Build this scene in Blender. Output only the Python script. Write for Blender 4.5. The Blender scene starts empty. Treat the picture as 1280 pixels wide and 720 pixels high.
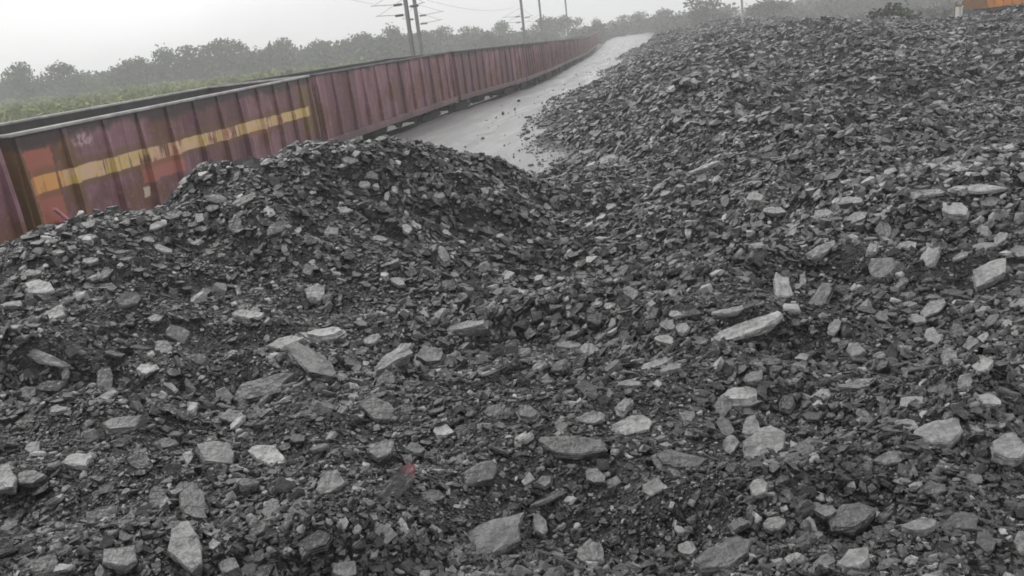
import bpy, bmesh, math, random
import numpy as np
from mathutils import Vector, Matrix, noise as mnoise

S = bpy.context.scene
C = S.collection
R = math.radians

# ------------------------------------------------------------------ camera
F = 1108.0                      # focal length in pixels of a 1280 wide frame
ROLL, PITCH, H = R(6.8), R(16.24), 3.2
fwd = np.array([0, math.cos(PITCH), -math.sin(PITCH)])
up0 = np.array([0, math.sin(PITCH), math.cos(PITCH)])
rt0 = np.array([1.0, 0, 0])
cR = math.cos(ROLL) * rt0 - math.sin(ROLL) * up0      # image right
cU = math.sin(ROLL) * rt0 + math.cos(ROLL) * up0      # image up
cam_d = bpy.data.cameras.new('camera')
cam = bpy.data.objects.new('camera', cam_d); C.objects.link(cam)
cam_d.sensor_width = 36.0
cam_d.lens = 36.0 * F / 1280.0
cam_d.clip_start = 0.05; cam_d.clip_end = 3000
M = Matrix(((cR[0], cU[0], -fwd[0], 0), (cR[1], cU[1], -fwd[1], 0), (cR[2], cU[2], -fwd[2], H), (0, 0, 0, 1)))
cam.matrix_world = M
S.camera = cam

# ------------------------------------------------------------------ world, sun, exposure
SUN_EL, SUN_AZ = 52.0, -35.0     # degrees; azimuth from +Y towards +X
w = bpy.data.worlds.new('World'); S.world = w; w.use_nodes = True
nt = w.node_tree; nt.nodes.clear()
sky = nt.nodes.new('ShaderNodeTexSky'); sky.sky_type = 'NISHITA'; sky.sun_disc = False
sky.sun_elevation = R(SUN_EL); sky.sun_rotation = R(SUN_AZ); sky.dust_density = 4.0
hs = nt.nodes.new('ShaderNodeHueSaturation'); hs.inputs['Saturation'].default_value = 0.06
mx = nt.nodes.new('ShaderNodeMixRGB'); mx.inputs[0].default_value = 0.75
wtc = nt.nodes.new('ShaderNodeTexCoord'); wsp = nt.nodes.new('ShaderNodeSeparateXYZ'); nt.links.new(wtc.outputs['Generated'], wsp.inputs[0])
wr = nt.nodes.new('ShaderNodeValToRGB'); nt.links.new(wsp.outputs[2], wr.inputs[0])       # cloud deck: brightest overhead, as under overcast
for e_, (p_, v_) in zip((wr.color_ramp.elements[0], wr.color_ramp.elements[1], wr.color_ramp.elements.new(0.22), wr.color_ramp.elements.new(0.42)), ((0.0, 8.2), (1.0, 36.0), (0.22, 8.8), (0.42, 18.0))):
    e_.position = p_; e_.color = (v_, v_ * 1.003, v_ * 1.008, 1)
wn_ = nt.nodes.new('ShaderNodeTexNoise'); wn_.inputs['Scale'].default_value = 2.6; wn_.inputs['Detail'].default_value = 5
wmp = nt.nodes.new('ShaderNodeMapping'); wmp.inputs['Scale'].default_value = (1, 1, 3.0); nt.links.new(wtc.outputs['Generated'], wmp.inputs[0]); nt.links.new(wmp.outputs[0], wn_.inputs['Vector'])
wr2 = nt.nodes.new('ShaderNodeMapRange'); wr2.inputs[1].default_value = 0.3; wr2.inputs[2].default_value = 0.7; wr2.inputs[3].default_value = 0.86; wr2.inputs[4].default_value = 1.1
nt.links.new(wn_.outputs[0], wr2.inputs[0]); wml = nt.nodes.new('ShaderNodeMixRGB'); wml.blend_type = 'MULTIPLY'; wml.inputs[0].default_value = 1.0
nt.links.new(wr.outputs[0], wml.inputs[1]); nt.links.new(wr2.outputs[0], wml.inputs[2]); nt.links.new(wml.outputs[0], mx.inputs[2])
bg = nt.nodes.new('ShaderNodeBackground'); bg.inputs['Strength'].default_value = 0.10
ow = nt.nodes.new('ShaderNodeOutputWorld')
nt.links.new(sky.outputs[0], hs.inputs['Color']); nt.links.new(hs.outputs[0], mx.inputs[1])
nt.links.new(mx.outputs[0], bg.inputs['Color']); nt.links.new(bg.outputs[0], ow.inputs['Surface'])
sl = bpy.data.lights.new('sun', 'SUN'); sl.energy = 1.0; sl.angle = R(18); sl.color = (1, 0.98, 0.95)
so = bpy.data.objects.new('sun', sl); C.objects.link(so)
sd = Vector((math.sin(R(SUN_AZ)) * math.cos(R(SUN_EL)), math.cos(R(SUN_AZ)) * math.cos(R(SUN_EL)), math.sin(R(SUN_EL))))
so.rotation_euler = sd.to_track_quat('Z', 'Y').to_euler()
S.view_settings.view_transform = 'Standard'; S.view_settings.look = 'None'
S.view_settings.exposure = 0.42; S.view_settings.gamma = 1.0
S.view_settings.use_curve_mapping = False
S.render.engine = 'CYCLES'
S.cycles.filter_width = 1.75
S.cycles.max_bounces = 6
S.cycles.volume_bounces = 2

# ------------------------------------------------------------------ helpers
def ray(px, py):
    u = (px - 640) / F; v = (360 - py) / F
    return fwd + u * cR + v * cU

def project(P):
    P = np.asarray(P, float) - np.array([0, 0, H])
    d = P @ fwd
    return 640 + F * (P @ cR) / d, 360 - F * (P @ cU) / d, d

def tag(o, label=None, cat=None, group=None, kind=None):
    if label: o['label'] = label
    if cat: o['category'] = cat
    if group: o['group'] = group
    if kind: o['kind'] = kind
    return o

def empty(name, loc=(0, 0, 0), rz=0.0):
    o = bpy.data.objects.new(name, None); C.objects.link(o)
    o.location = loc; o.rotation_euler = (0, 0, rz); o.empty_display_size = 0.2
    return o

def link(name, me, mat=None, parent=None):
    o = bpy.data.objects.new(name, me); C.objects.link(o)
    if mat: me.materials.append(mat)
    if parent: o.parent = parent
    return o

def mesh_np(name, co, faces_flat, sizes):
    me = bpy.data.meshes.new(name)
    co = np.ascontiguousarray(co, np.float32); faces_flat = np.ascontiguousarray(faces_flat, np.int32)
    sizes = np.ascontiguousarray(sizes, np.int32)
    me.vertices.add(len(co)); me.vertices.foreach_set('co', co.ravel())
    me.loops.add(len(faces_flat)); me.loops.foreach_set('vertex_index', faces_flat)
    me.polygons.add(len(sizes))
    st = np.concatenate([[0], np.cumsum(sizes)[:-1]]).astype(np.int32)
    me.polygons.foreach_set('loop_start', st)
    me.update(calc_edges=True)
    me.polygons.foreach_set('use_smooth', np.zeros(len(sizes), bool))
    return me

def fattr(me, name, vals):
    a = me.attributes.new(name, 'FLOAT', 'POINT'); a.data.foreach_set('value', np.ascontiguousarray(vals, np.float32))

class MB:
    """collects boxes, bars, tubes; build() links them as ONE mesh object"""
    def __init__(s, sm=False): s.v = []; s.f = []; s.sm = sm
    def add(s, vs, fs):
        n = len(s.v); s.v += [tuple(v) for v in vs]; s.f += [tuple(i + n for i in f) for f in fs]
    def box(s, x0, x1, y0, y1, z0, z1, ch=0.0):
        if ch <= 0:
            vs = [(x, y, z) for z in (z0, z1) for y in (y0, y1) for x in (x0, x1)]
            s.add(vs, [(0, 2, 3, 1), (4, 5, 7, 6), (0, 1, 5, 4), (2, 6, 7, 3), (0, 4, 6, 2), (1, 3, 7, 5)])
        else:
            b = bmesh.new(); bmesh.ops.create_cube(b, size=1)
            for v in b.verts:
                v.co = Vector(((x0 + x1) / 2 + v.co.x * (x1 - x0), (y0 + y1) / 2 + v.co.y * (y1 - y0), (z0 + z1) / 2 + v.co.z * (z1 - z0)))
            bmesh.ops.bevel(b, geom=list(b.edges), offset=ch, segments=1, affect='EDGES')
            b.verts.index_update()
            s.add([v.co[:] for v in b.verts], [[v.index for v in f.verts] for f in b.faces]); b.free()
    def tube(s, pts, rad, n=8, cap=True):
        pts = [Vector(p) for p in pts]
        rads = rad if isinstance(rad, (list, tuple)) else [rad] * len(pts)
        base = len(s.v); t0 = None
        for i, p in enumerate(pts):
            t = (pts[min(i + 1, len(pts) - 1)] - pts[max(i - 1, 0)]).normalized()
            a = t.orthogonal().normalized() if t0 is None else (a - t * a.dot(t)).normalized()
            t0 = t; b = t.cross(a)
            for k in range(n):
                q = 2 * math.pi * k / n
                s.v.append(tuple(p + (a * math.cos(q) + b * math.sin(q)) * rads[i]))
        for i in range(len(pts) - 1):
            for k in range(n):
                a0 = base + i * n + k; a1 = base + i * n + (k + 1) % n
                s.f.append((a0, a1, a1 + n, a0 + n))
        if cap:
            s.f.append(tuple(base + k for k in reversed(range(n))))
            s.f.append(tuple(base + (len(pts) - 1) * n + k for k in range(n)))
    def prism(s, prof, axis, a0, a1):
        """prof: 2D outline; extruded along axis"""
        n = len(prof)
        def put(p, a):
            return {'x': (a, p[0], p[1]), 'y': (p[0], a, p[1]), 'z': (p[0], p[1], a)}[axis]
        s.add([put(p, a0) for p in prof] + [put(p, a1) for p in prof],
              [tuple(range(n))[::-1], tuple(range(n, 2 * n))] + [(i, (i + 1) % n, n + (i + 1) % n, n + i) for i in range(n)])
    def build(s, name, mat=None, parent=None):
        me = bpy.data.meshes.new(name); me.from_pydata(s.v, [], s.f)
        b = bmesh.new(); b.from_mesh(me); bmesh.ops.recalc_face_normals(b, faces=list(b.faces)); b.to_mesh(me); b.free()
        me.polygons.foreach_set('use_smooth', [len(f) == 4 and s.sm for f in s.f])
        return link(name, me, mat, parent)

def _h(ix, iy, seed):
    n = (ix.astype(np.int64) * 374761393 + iy.astype(np.int64) * 668265263 + seed * 144269504) & 0x7fffffff
    n = ((n ^ (n >> 13)) * 1274126177) & 0x7fffffff
    n = (n ^ (n >> 16)) & 0xffff
    return n / 65535.0

def noise2(x, y, seed=0):
    x = np.asarray(x, float); y = np.asarray(y, float)
    ix = np.floor(x); iy = np.floor(y); fx = x - ix; fy = y - iy
    fx = fx * fx * (3 - 2 * fx); fy = fy * fy * (3 - 2 * fy)
    a = _h(ix, iy, seed); b = _h(ix + 1, iy, seed); c = _h(ix, iy + 1, seed); d = _h(ix + 1, iy + 1, seed)
    return (a + (b - a) * fx) * (1 - fy) + (c + (d - c) * fx) * fy - 0.5

# ------------------------------------------------------------------ node materials
class NT:
    def __init__(s, name):
        s.m = bpy.data.materials.new(name); s.m.use_nodes = True
        s.t = s.m.node_tree; s.t.nodes.clear()
        s.out = s.n('ShaderNodeOutputMaterial'); s.b = s.n('ShaderNodeBsdfPrincipled')
        s.l(s.b.outputs[0], s.out.inputs['Surface'])
        s.co = s.n('ShaderNodeTexCoord')
    def n(s, t, **k):
        o = s.t.nodes.new(t)
        for a, v in k.items(): setattr(o, a, v)
        return o
    def l(s, a, b): s.t.links.new(a, b)
    def val(s, sock, v):
        if hasattr(v, 'is_linked'): s.l(v, sock)
        else: sock.default_value = v
    def math(s, op, a, b=0.0, c=None, clamp=False):
        o = s.n('ShaderNodeMath', operation=op, use_clamp=clamp)
        s.val(o.inputs[0], a); s.val(o.inputs[1], b)
        if c is not None: s.val(o.inputs[2], c)
        return o.outputs[0]
    def noise(s, scale, detail=4, rough=0.55, vec=None, stretch=None, dist=0.0):
        o = s.n('ShaderNodeTexNoise'); o.inputs['Scale'].default_value = scale
        o.inputs['Detail'].default_value = detail; o.inputs['Roughness'].default_value = rough
        o.inputs['Distortion'].default_value = dist
        v = vec or s.co.outputs['Object']
        if stretch:
            mp = s.n('ShaderNodeMapping'); mp.inputs['Scale'].default_value = stretch; s.l(v, mp.inputs[0]); v = mp.outputs[0]
        s.l(v, o.inputs['Vector']); return o.outputs[0]
    def ramp(s, f, stops):
        o = s.n('ShaderNodeValToRGB'); s.l(f, o.inputs[0]); e = o.color_ramp.elements
        while len(e) < len(stops): e.new(0.5)
        for i, (p, c) in enumerate(stops):
            e[i].position = p; e[i].color = (*c, 1) if len(c) == 3 else c
        return o.outputs[0]
    def step(s, f, a, b):
        o = s.n('ShaderNodeMapRange'); o.clamp = True; s.val(o.inputs[0], f)
        o.inputs[1].default_value = a; o.inputs[2].default_value = b; return o.outputs[0]
    def mix(s, f, a, b, mode='MIX'):
        o = s.n('ShaderNodeMixRGB', blend_type=mode); s.val(o.inputs[0], f)
        for i, c in ((1, a), (2, b)):
            if hasattr(c, 'is_linked'): s.l(c, o.inputs[i])
            else: o.inputs[i].default_value = (*c, 1) if len(c) == 3 else c
        return o.outputs[0]
    def bump(s, h, strength=0.5, dist=0.02):
        o = s.n('ShaderNodeBump'); o.inputs['Strength'].default_value = strength; o.inputs['Distance'].default_value = dist
        s.l(h, o.inputs['Height']); s.l(o.outputs[0], s.b.inputs['Normal'])
    def fin(s, col, rough=0.6, spec=0.5, metal=0.0):
        s.val(s.b.inputs['Base Color'], col if hasattr(col, 'is_linked') else (*col, 1))
        s.val(s.b.inputs['Roughness'], rough); s.b.inputs['Specular IOR Level'].default_value = spec
        s.b.inputs['Metallic'].default_value = metal
        return s.m

def plain(name, col, rough=0.6, var=0.25, scale=6, spec=0.4, metal=0.0, bump=0.15):
    m = NT(name); f = m.noise(scale, 5)
    d = tuple(c * (1 - var) for c in col); b = tuple(min(1, c * (1 + var)) for c in col)
    m.bump(m.noise(scale * 6, 3), bump, 0.01)
    return m.fin(m.ramp(f, [(0.3, d), (0.7, b)]), rough, spec, metal)

def coal_mat():
    m = NT('coal_stone')
    a = m.n('ShaderNodeAttribute', attribute_name='tone'); r = m.n('ShaderNodeAttribute', attribute_name='rust')
    n1 = m.noise(9, 5, 0.65); n2 = m.noise(38, 4, 0.6)
    k = m.math('ADD', m.math('MULTIPLY', n1, 1.0), m.math('MULTIPLY', n2, 0.9))
    k = m.math('MULTIPLY', a.outputs['Fac'], m.math('SUBTRACT', m.math('MULTIPLY', k, 1.75), 0.66))
    cc = m.n('ShaderNodeCombineXYZ')
    m.l(k, cc.inputs[0]); m.l(m.math('MULTIPLY', k, 0.99), cc.inputs[1]); m.l(m.math('MULTIPLY', k, 0.985), cc.inputs[2])
    col = m.mix(m.math('MULTIPLY', r.outputs['Fac'], m.step(n1, 0.3, 0.6)), cc.outputs[0], (0.13, 0.035, 0.045))
    vo = m.n('ShaderNodeTexVoronoi'); vo.inputs['Scale'].default_value = 14; m.l(m.co.outputs['Object'], vo.inputs['Vector'])
    h = m.math('ADD', m.math('ADD', m.math('MULTIPLY', n1, 1.6), n2), m.math('MULTIPLY', vo.outputs['Distance'], 0.9))
    m.bump(h, 0.75, 0.016)
    return m.fin(col, m.math('ADD', m.math('MULTIPLY', n2, 0.4), 0.17), 0.6)

def heap_mat():
    m = NT('coal_fines')
    v = m.n('ShaderNodeTexVoronoi'); v.inputs['Scale'].default_value = 22; m.l(m.co.outputs['Object'], v.inputs['Vector'])
    v2 = m.n('ShaderNodeTexVoronoi'); v2.inputs['Scale'].default_value = 60; m.l(m.co.outputs['Object'], v2.inputs['Vector'])
    n = m.noise(1.3, 6, 0.7)
    sep = m.n('ShaderNodeSeparateColor'); m.l(v.outputs['Color'], sep.inputs[0])
    sep2 = m.n('ShaderNodeSeparateColor'); m.l(v2.outputs['Color'], sep2.inputs[0])
    g = m.math('ADD', m.math('MULTIPLY', m.math('POWER', sep.outputs[0], 2.5), 0.6), m.math('MULTIPLY', m.math('POWER', sep2.outputs[0], 2), 0.4))
    g = m.math('MULTIPLY', g, m.math('ADD', n, 0.5))
    h = m.math('SUBTRACT', 1.0, m.math('ADD', v.outputs['Distance'], m.math('MULTIPLY', v2.outputs['Distance'], 0.5)))
    m.bump(h, 0.9, 0.03)
    sp = m.n('ShaderNodeSeparateXYZ'); m.l(m.co.outputs['Object'], sp.inputs[0])
    low = m.step(m.math('ADD', sp.outputs[2], m.math('MULTIPLY', m.math('SUBTRACT', n, 0.5), 0.25)), 0.16, -0.02)
    c = m.mix(low, m.ramp(g, [(0.0, (0.004, 0.004, 0.004)), (0.5, (0.012, 0.012, 0.012)), (1.0, (0.045, 0.045, 0.045))]), (0.13, 0.13, 0.128))
    return m.fin(c, 0.6, 0.4)

M_COAL = coal_mat(); M_HEAP = heap_mat()

# ------------------------------------------------------------------ railway line
ctrl = np.array([(-7.05, -30), (-7.05, -10), (-7.05, 8), (-7.0, 13), (-6.8, 17.5), (-6.2, 22), (-5.3, 26.6), (-4.1, 31), (-2.0, 38.5),
                 (0.0, 45), (1.7, 51), (3.2, 58), (6.7, 80), (15.5, 134), (27, 200), (42, 260)])
def gz(y):                                   # the yard falls away gently beyond the mound
    return -0.02 * np.clip(np.asarray(y, float) - 38, 0, 85)
_s = np.concatenate([[0], np.cumsum(np.hypot(*np.diff(ctrl, axis=0).T))])
_t = np.linspace(0, _s[-1], 900)
px_, py_ = np.interp(_t, _s, ctrl[:, 0]), np.interp(_t, _s, ctrl[:, 1])
_k = np.exp(-0.5 * (np.arange(-60, 61) / 14.0) ** 2); _k /= _k.sum()
def smooth(a):
    e = np.concatenate([2 * a[0] - a[60:0:-1], a, 2 * a[-1] - a[-2:-62:-1]])
    return np.convolve(e, _k, 'valid')
NX, NY = smooth(px_), smooth(py_)           # near side face of the train
TX, TY = np.gradient(NX), np.gradient(NY); _l = np.hypot(TX, TY); TX /= _l; TY /= _l
PS = np.concatenate([[0], np.cumsum(np.hypot(np.diff(NX), np.diff(NY)))])
def track(s, off=0.0):
    """point at arclength s, off metres to the right (towards the road) of the train's near side"""
    x, y, tx, ty = (np.interp(s, PS, a) for a in (NX, NY, TX, TY))
    return x + off * ty, y - off * tx, tx, ty
def gz2(x, y):                               # ... but the field left of the line stays level
    xt = np.interp(y, NY, NX)
    return gz(y) * np.clip((np.asarray(x, float) - xt + 34) / 20, 0, 1)
S_AT_Y = lambda y: float(np.interp(y, NY, PS))
ZR = -0.65                                   # ground level beside the rails

def strip(name, s0, s1, ns, offs, zs, mat, parent=None, jitter=0.0):
    ss = np.linspace(s0, s1, ns); co = []
    for j, o in enumerate(offs):
        x, y, tx, ty = track(ss, o)
        z = np.full(ns, zs[j]) + gz2(x, y) + (noise2(x * 0.8, y * 0.8, 5 + j) * jitter if jitter else 0)
        co.append(np.stack([x, y, z], 1))
    co = np.stack(co, 1); n = len(offs)
    i = np.arange(ns - 1)[:, None] * n + np.arange(n - 1)[None]
    f = np.stack([i, i + 1, i + n + 1, i + n], -1).reshape(-1)
    me = mesh_np(name, co.reshape(-1, 3), f, np.full((ns - 1) * (n - 1), 4))
    uv = np.stack(np.broadcast_arrays(np.array(offs)[None], ss[:, None]), -1).reshape(-1, 2)
    a = me.attributes.new('along', 'FLOAT_VECTOR', 'POINT')
    a.data.foreach_set('vector', np.concatenate([uv, np.zeros((len(uv), 1))], 1).astype(np.float32).ravel())
    o = link(name, me, mat, parent)
    me.polygons.foreach_set('use_smooth', np.ones(len(me.polygons), bool))
    return o

# ground: one sheet to the horizon
def ground_mat():
    m = NT('ground_dirt'); n = m.noise(0.05, 6); n2 = m.noise(1.5, 5)
    c = m.mix(0.5, m.ramp(n, [(0.35, (0.03, 0.03, 0.029)), (0.65, (0.06, 0.06, 0.055))]), m.ramp(n2, [(0.3, (0.022, 0.022, 0.021)), (0.7, (0.06, 0.059, 0.054))]))
    m.bump(n2, 0.6, 0.1); return m.fin(c, 0.8, 0.3)
gx = np.array([-500, -250, -100, -40, 0, 40, 100, 250, 500.]); gy = np.array([-40, 0, 38, 60, 80, 100, 123, 200, 400, 690.])
gco = np.array([(x, y, ZR + float(gz(y))) for y in gy for x in gx]); n = len(gx)
gi = (np.arange(len(gy) - 1)[:, None] * n + np.arange(n - 1)[None])
go = link('ground', mesh_np('ground', gco, np.stack([gi, gi + 1, gi + n + 1, gi + n], -1).reshape(-1), np.full(gi.size, 4)), ground_mat())
tag(go, kind='structure')

def field_mat():
    m = NT('field_grass'); n = m.noise(0.035, 6, 0.6); n2 = m.noise(0.5, 6, 0.7)
    c = m.mix(0.55, m.ramp(n, [(0.35, (0.055, 0.085, 0.022)), (0.55, (0.12, 0.145, 0.04)), (0.7, (0.16, 0.165, 0.06))]),
              m.ramp(n2, [(0.3, (0.045, 0.07, 0.022)), (0.7, (0.15, 0.165, 0.065))]))
    m.bump(n2, 1.0, 0.4); return m.fin(c, 0.85, 0.2)
fo = strip('field', 2, 255, 160, [-440, -300, -200, -120, -70, -46, -36, -28, -20, -12], [ZR + 0.004] * 10, field_mat())
tag(fo, kind='structure')

def road_mat():
    m = NT('wet_road'); at = m.n('ShaderNodeAttribute', attribute_name='along'); vec = at.outputs['Vector']
    sp = m.n('ShaderNodeSeparateXYZ'); m.l(vec, sp.inputs[0]); u = sp.outputs[0]
    st = m.noise(1.0, 5, 0.6, vec=vec, stretch=(1.5, 0.16, 1), dist=0.6); n2 = m.noise(1.0, 7, 0.7, vec=vec, stretch=(0.7, 0.35, 1), dist=0.8)
    fine = m.noise(14, 4)
    lane = m.step(m.math('ADD', u, m.math('MULTIPLY', m.math('SUBTRACT', n2, 0.5), 2.5)), 0.4, 2.6)
    c = m.ramp(st, [(0.3, (0.10, 0.10, 0.099)), (0.5, (0.22, 0.22, 0.218)), (0.68, (0.38, 0.38, 0.375))])
    c = m.mix(lane, (0.05, 0.05, 0.05), c)
    c = m.mix(m.math('MULTIPLY', m.step(n2, 0.50, 0.62), 0.65), c, (0.075, 0.075, 0.074))
    wb = m.math('MULTIPLY', m.math('SUBTRACT', n2, 0.5), 1.2)
    for rc in (2.5, 4.3):                                    # wheel ruts
        ru = m.math('ABSOLUTE', m.math('SUBTRACT', m.math('ADD', u, wb), rc)); c = m.mix(m.math('MULTIPLY', m.step(ru, 0.42, 0.12), 0.5), c, (0.085, 0.085, 0.084))
    dust = m.step(m.math('ADD', u, m.math('MULTIPLY', m.math('SUBTRACT', st, 0.5), 5.0)), 4.6, 7.2)
    c = m.mix(m.math('MULTIPLY', dust, 0.7), c, (0.06, 0.06, 0.06))          # coal dust along the heap side
    c = m.mix(0.25, c, m.ramp(fine, [(0.35, (0.1, 0.1, 0.1)), (0.65, (0.3, 0.3, 0.3))]))
    m.bump(m.math('ADD', st, m.math('MULTIPLY', fine, 0.5)), 0.35, 0.05)
    ro = m.step(m.math('ADD', m.math('MULTIPLY', st, 0.7), m.math('MULTIPLY', n2, 0.3)), 0.28, 0.75)
    return m.fin(c, m.math('ADD', m.math('MULTIPLY', m.math('SUBTRACT', 1.0, ro), 0.4), 0.18), 0.5)
ro = strip('road', 8, 280, 460, [0.08, 0.3, 0.55, 0.9, 1.6, 2.4, 3.3, 4.3, 5.2, 6.2, 7.2, 8.2, 9.5],
           [-0.34, -0.05, 0.10, 0.10, 0.03, 0, -0.03, 0.0, -0.03, 0.0, 0, -.1, -.6], road_mat(), jitter=0.09)
tag(ro, kind='structure')

M_STEEL = plain('rail_steel', (0.11, 0.085, 0.075), 0.45, metal=0.6)
M_BALLAST = plain('ballast', (0.12, 0.115, 0.11), 0.8, 0.5, 9, bump=1.0)
tr = strip('railway_track', 0, 280, 360, [-9.5, -7.0, -5.6, -4.4, -3.3, -2.36, -2.35, -2.29, -2.28, -0.93, -0.92, -0.86, -0.85, -0.1, 0.06],
           [ZR - .05, ZR + .75, ZR + .75, ZR + .12, ZR + .12, ZR + .12, ZR + .26, ZR + .26, ZR + .12, ZR + .12, ZR + .26, ZR + .26, ZR + .12, ZR + .08, ZR + .01], M_BALLAST)
tag(tr, kind='structure')

# ------------------------------------------------------------------ coal heap surface
CP = []
def cp_px(*pts):
    for x, y, Y in pts:
        d = ray(x, y); t = Y / d[1]; CP.append((t * d[0], Y, H + t * d[2]))
cp_px((0, 720, 2.5), (320, 720, 2.4), (640, 720, 2.3), (960, 720, 2.35), (1280, 720, 2.45), (0, 560, 3.6), (320, 560, 3.5), (640, 560, 3.4),
      (960, 560, 3.2), (1280, 560, 3.1), (0, 440, 5.3), (200, 440, 5.4), (450, 440, 5.8), (640, 420, 5.5), (800, 440, 4.7), (960, 430, 4.3), (1280, 430, 4.0))
cp_px((1100, 340, 5.5), (1280, 340, 5.3), (1000, 335, 6.0), (1060, 308, 6.25), (1180, 300, 6.2), (1030, 290, 6.35), (1180, 280, 6.3), (1100, 245, 7), (1280, 232, 6.8), (900, 320, 6.5), (1100, 195, 9), (1280, 190, 9.5), (1000, 210, 9.5))
cp_px((0, 320, 7.5), (120, 297, 8), (200, 288, 8.5), (226, 258, 8.9), (260, 227, 9.3), (350, 199, 9.8), (420, 186, 10.0), (480, 180, 10.2), (560, 198, 10.5), (640, 219, 11),
      (100, 370, 6.3), (300, 350, 7.2), (450, 350, 7.3), (550, 360, 7.4), (400, 270, 8.6), (550, 270, 9))
cp_px((650, 340, 8.3), (700, 280, 10.5), (720, 245, 13.5), (700, 228, 16))
cp_px((815, 97, 36), (860, 66, 50), (780, 200, 15), (800, 300, 8.5), (800, 250, 10.5), (950, 160, 13), (1100, 150, 12),
      (1280, 140, 12.5), (1100, 90, 22), (1280, 90, 20), (1050, 60, 30), (1280, 50, 30), (950, 50, 38), (1100, 35, 45), (1280, 27, 42), (900, 44, 50), (1200, 31, 46))
cp_px((812, 54, 92), (835, 46, 92), (880, 36, 82), (930, 32, 70), (905, 28, 100))
CP += [(27.3, 52, 0.80), (36, 52, 0.3), (24, 56, 0.4), (30, 60, -0.6), (40, 58, -0.6), (24, 70, -0.2), (45, 85, -1.5), (45, 70, -0.9), (50, 110, -2), (30, 48, 0.9), (40, 46, 0.5)]
CP += [(1.3, 22, -0.02), (1.5, 31, -0.02), (3.3, 40.2, 0), (7.9, 60, -.4), (9.1, 68.5, -0.6), (13.5, 90, -1.1), (19.6, 120, -1.7), (12.5, 62, .1), (0.2, 18.5, -0.12), (-0.6, 22, -0.5), (-1, 31, -0.6), (1.0, 40, -0.5), (5.0, 58, -1.1), (10, 80, -1.6), (15, 110, -2.2)]
CP += [(-5.4, 12, -0.7), (-4, 13.3, -0.7), (-2, 14.3, -0.6), (-0.4, 15.3, -0.4), (-6.0, 9, 0.3), (-6.6, 9, -0.5), (-5.8, 5, 1.1), (-6.7, 5, -0.4), (-5.6, 2, 1.2), (-6.7, 2, -0.4), (-6, 16, -0.9), (-3, 18, -0.9),
       (-4, 25, -1.0), (-2, 1.2, 1.72), (0, 0.6, 1.62), (2, 1.0, 1.4), (4, 2, 1.35), (6, 5, 1.4), (9, 8, 1.35), (14, 14, 1.1), (22, 24, 0.8), (7, 14, 1.3)]
for x, y, Y in ((830, 103, 22), (900, 97, 22), (960, 103, 20), (1030, 117, 17), (1090, 134, 14.5)):
    d = ray(x, y); t = Y / d[1]; p = (t * d[0], Y, H + t * d[2]); CP += [p, (p[0] * 1.2, Y * 1.2, p[2] - 0.45)]
CP = np.array(CP)
wu = lambda x, y: np.stack([np.asarray(x) / (np.asarray(y) + 2.0) * 1.6, np.log(np.asarray(y) + 2.0)], -1)
_P = wu(CP[:, 0], CP[:, 1]); _D = np.linalg.norm(_P[:, None] - _P[None], axis=-1)
_D = np.sqrt(_D ** 2 + 0.03 ** 2)
_n = len(CP); _A = np.zeros((_n + 1, _n + 1)); _A[:_n, :_n] = _D - np.eye(_n) * 0.004; _A[:_n, _n] = 1; _A[_n, :_n] = 1
_W = np.linalg.solve(_A, np.concatenate([CP[:, 2], [0]]))
def base_h(x, y):
    q = wu(x, y).reshape(-1, 2); out = np.empty(len(q))
    for i in range(0, len(q), 20000):
        d = np.linalg.norm(q[i:i + 20000, None] - _P[None], axis=-1)
        out[i:i + 20000] = np.sqrt(d * d + 0.0009) @ _W[:_n] + _W[_n]
    return out.reshape(np.shape(x))
def heap_h(x, y):
    x = np.asarray(x, float); y = np.asarray(y, float)
    z = base_h(x, y)
    gr = gz(y)
    far = np.clip((y - 6) / 12, 0, 1)
    k = np.clip((z - gr + 0.1) / 0.5, 0, 1)
    n = 0.14 * noise2(x * 0.9, y * 0.9, 1) + 0.15 * noise2(x * 2.1, y * 2.1, 2) + 0.08 * noise2(x * 5.3, y * 5.3, 3)
    n = n + far * (0.52 * noise2(x * 0.34, y * 0.34, 4) + 0.34 * noise2(x * 0.75, y * 0.75, 7) + 0.20 * noise2(x * 1.6, y * 1.6, 8))
    right = np.clip((x - 0.1 * y - 0.8) / 2, 0, 1) * np.clip((y - 10) / 15, 0, 1)
    n = n + right * 0.85 * (np.abs(noise2(x * 0.22 + 3, y * 0.16, 9)) - 0.12)
    nearw = np.clip((16 - y) / 8, 0, 1)
    n = n + nearw * (0.075 * np.tanh(7 * noise2(x * 0.85 + 5, y * 1.15, 41)) + 0.05 * np.tanh(7 * noise2(x * 1.9, y * 2.3 + 3, 42)))
    n = n + far * 0.13 * np.tanh(6 * noise2(x * 0.45, y * 0.36, 43))
    return z + n * k
def heap_n(x, y, e=0.08):
    e = e + 0.01 * np.asarray(y)
    zx = (heap_h(x + e, y) - heap_h(x - e, y)) / (2 * e); zy = (heap_h(x, y + e) - heap_h(x, y - e)) / (2 * e)
    n = np.stack([-zx, -zy, np.ones_like(zx)], -1)
    return n / np.linalg.norm(n, axis=-1, keepdims=True)

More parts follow.
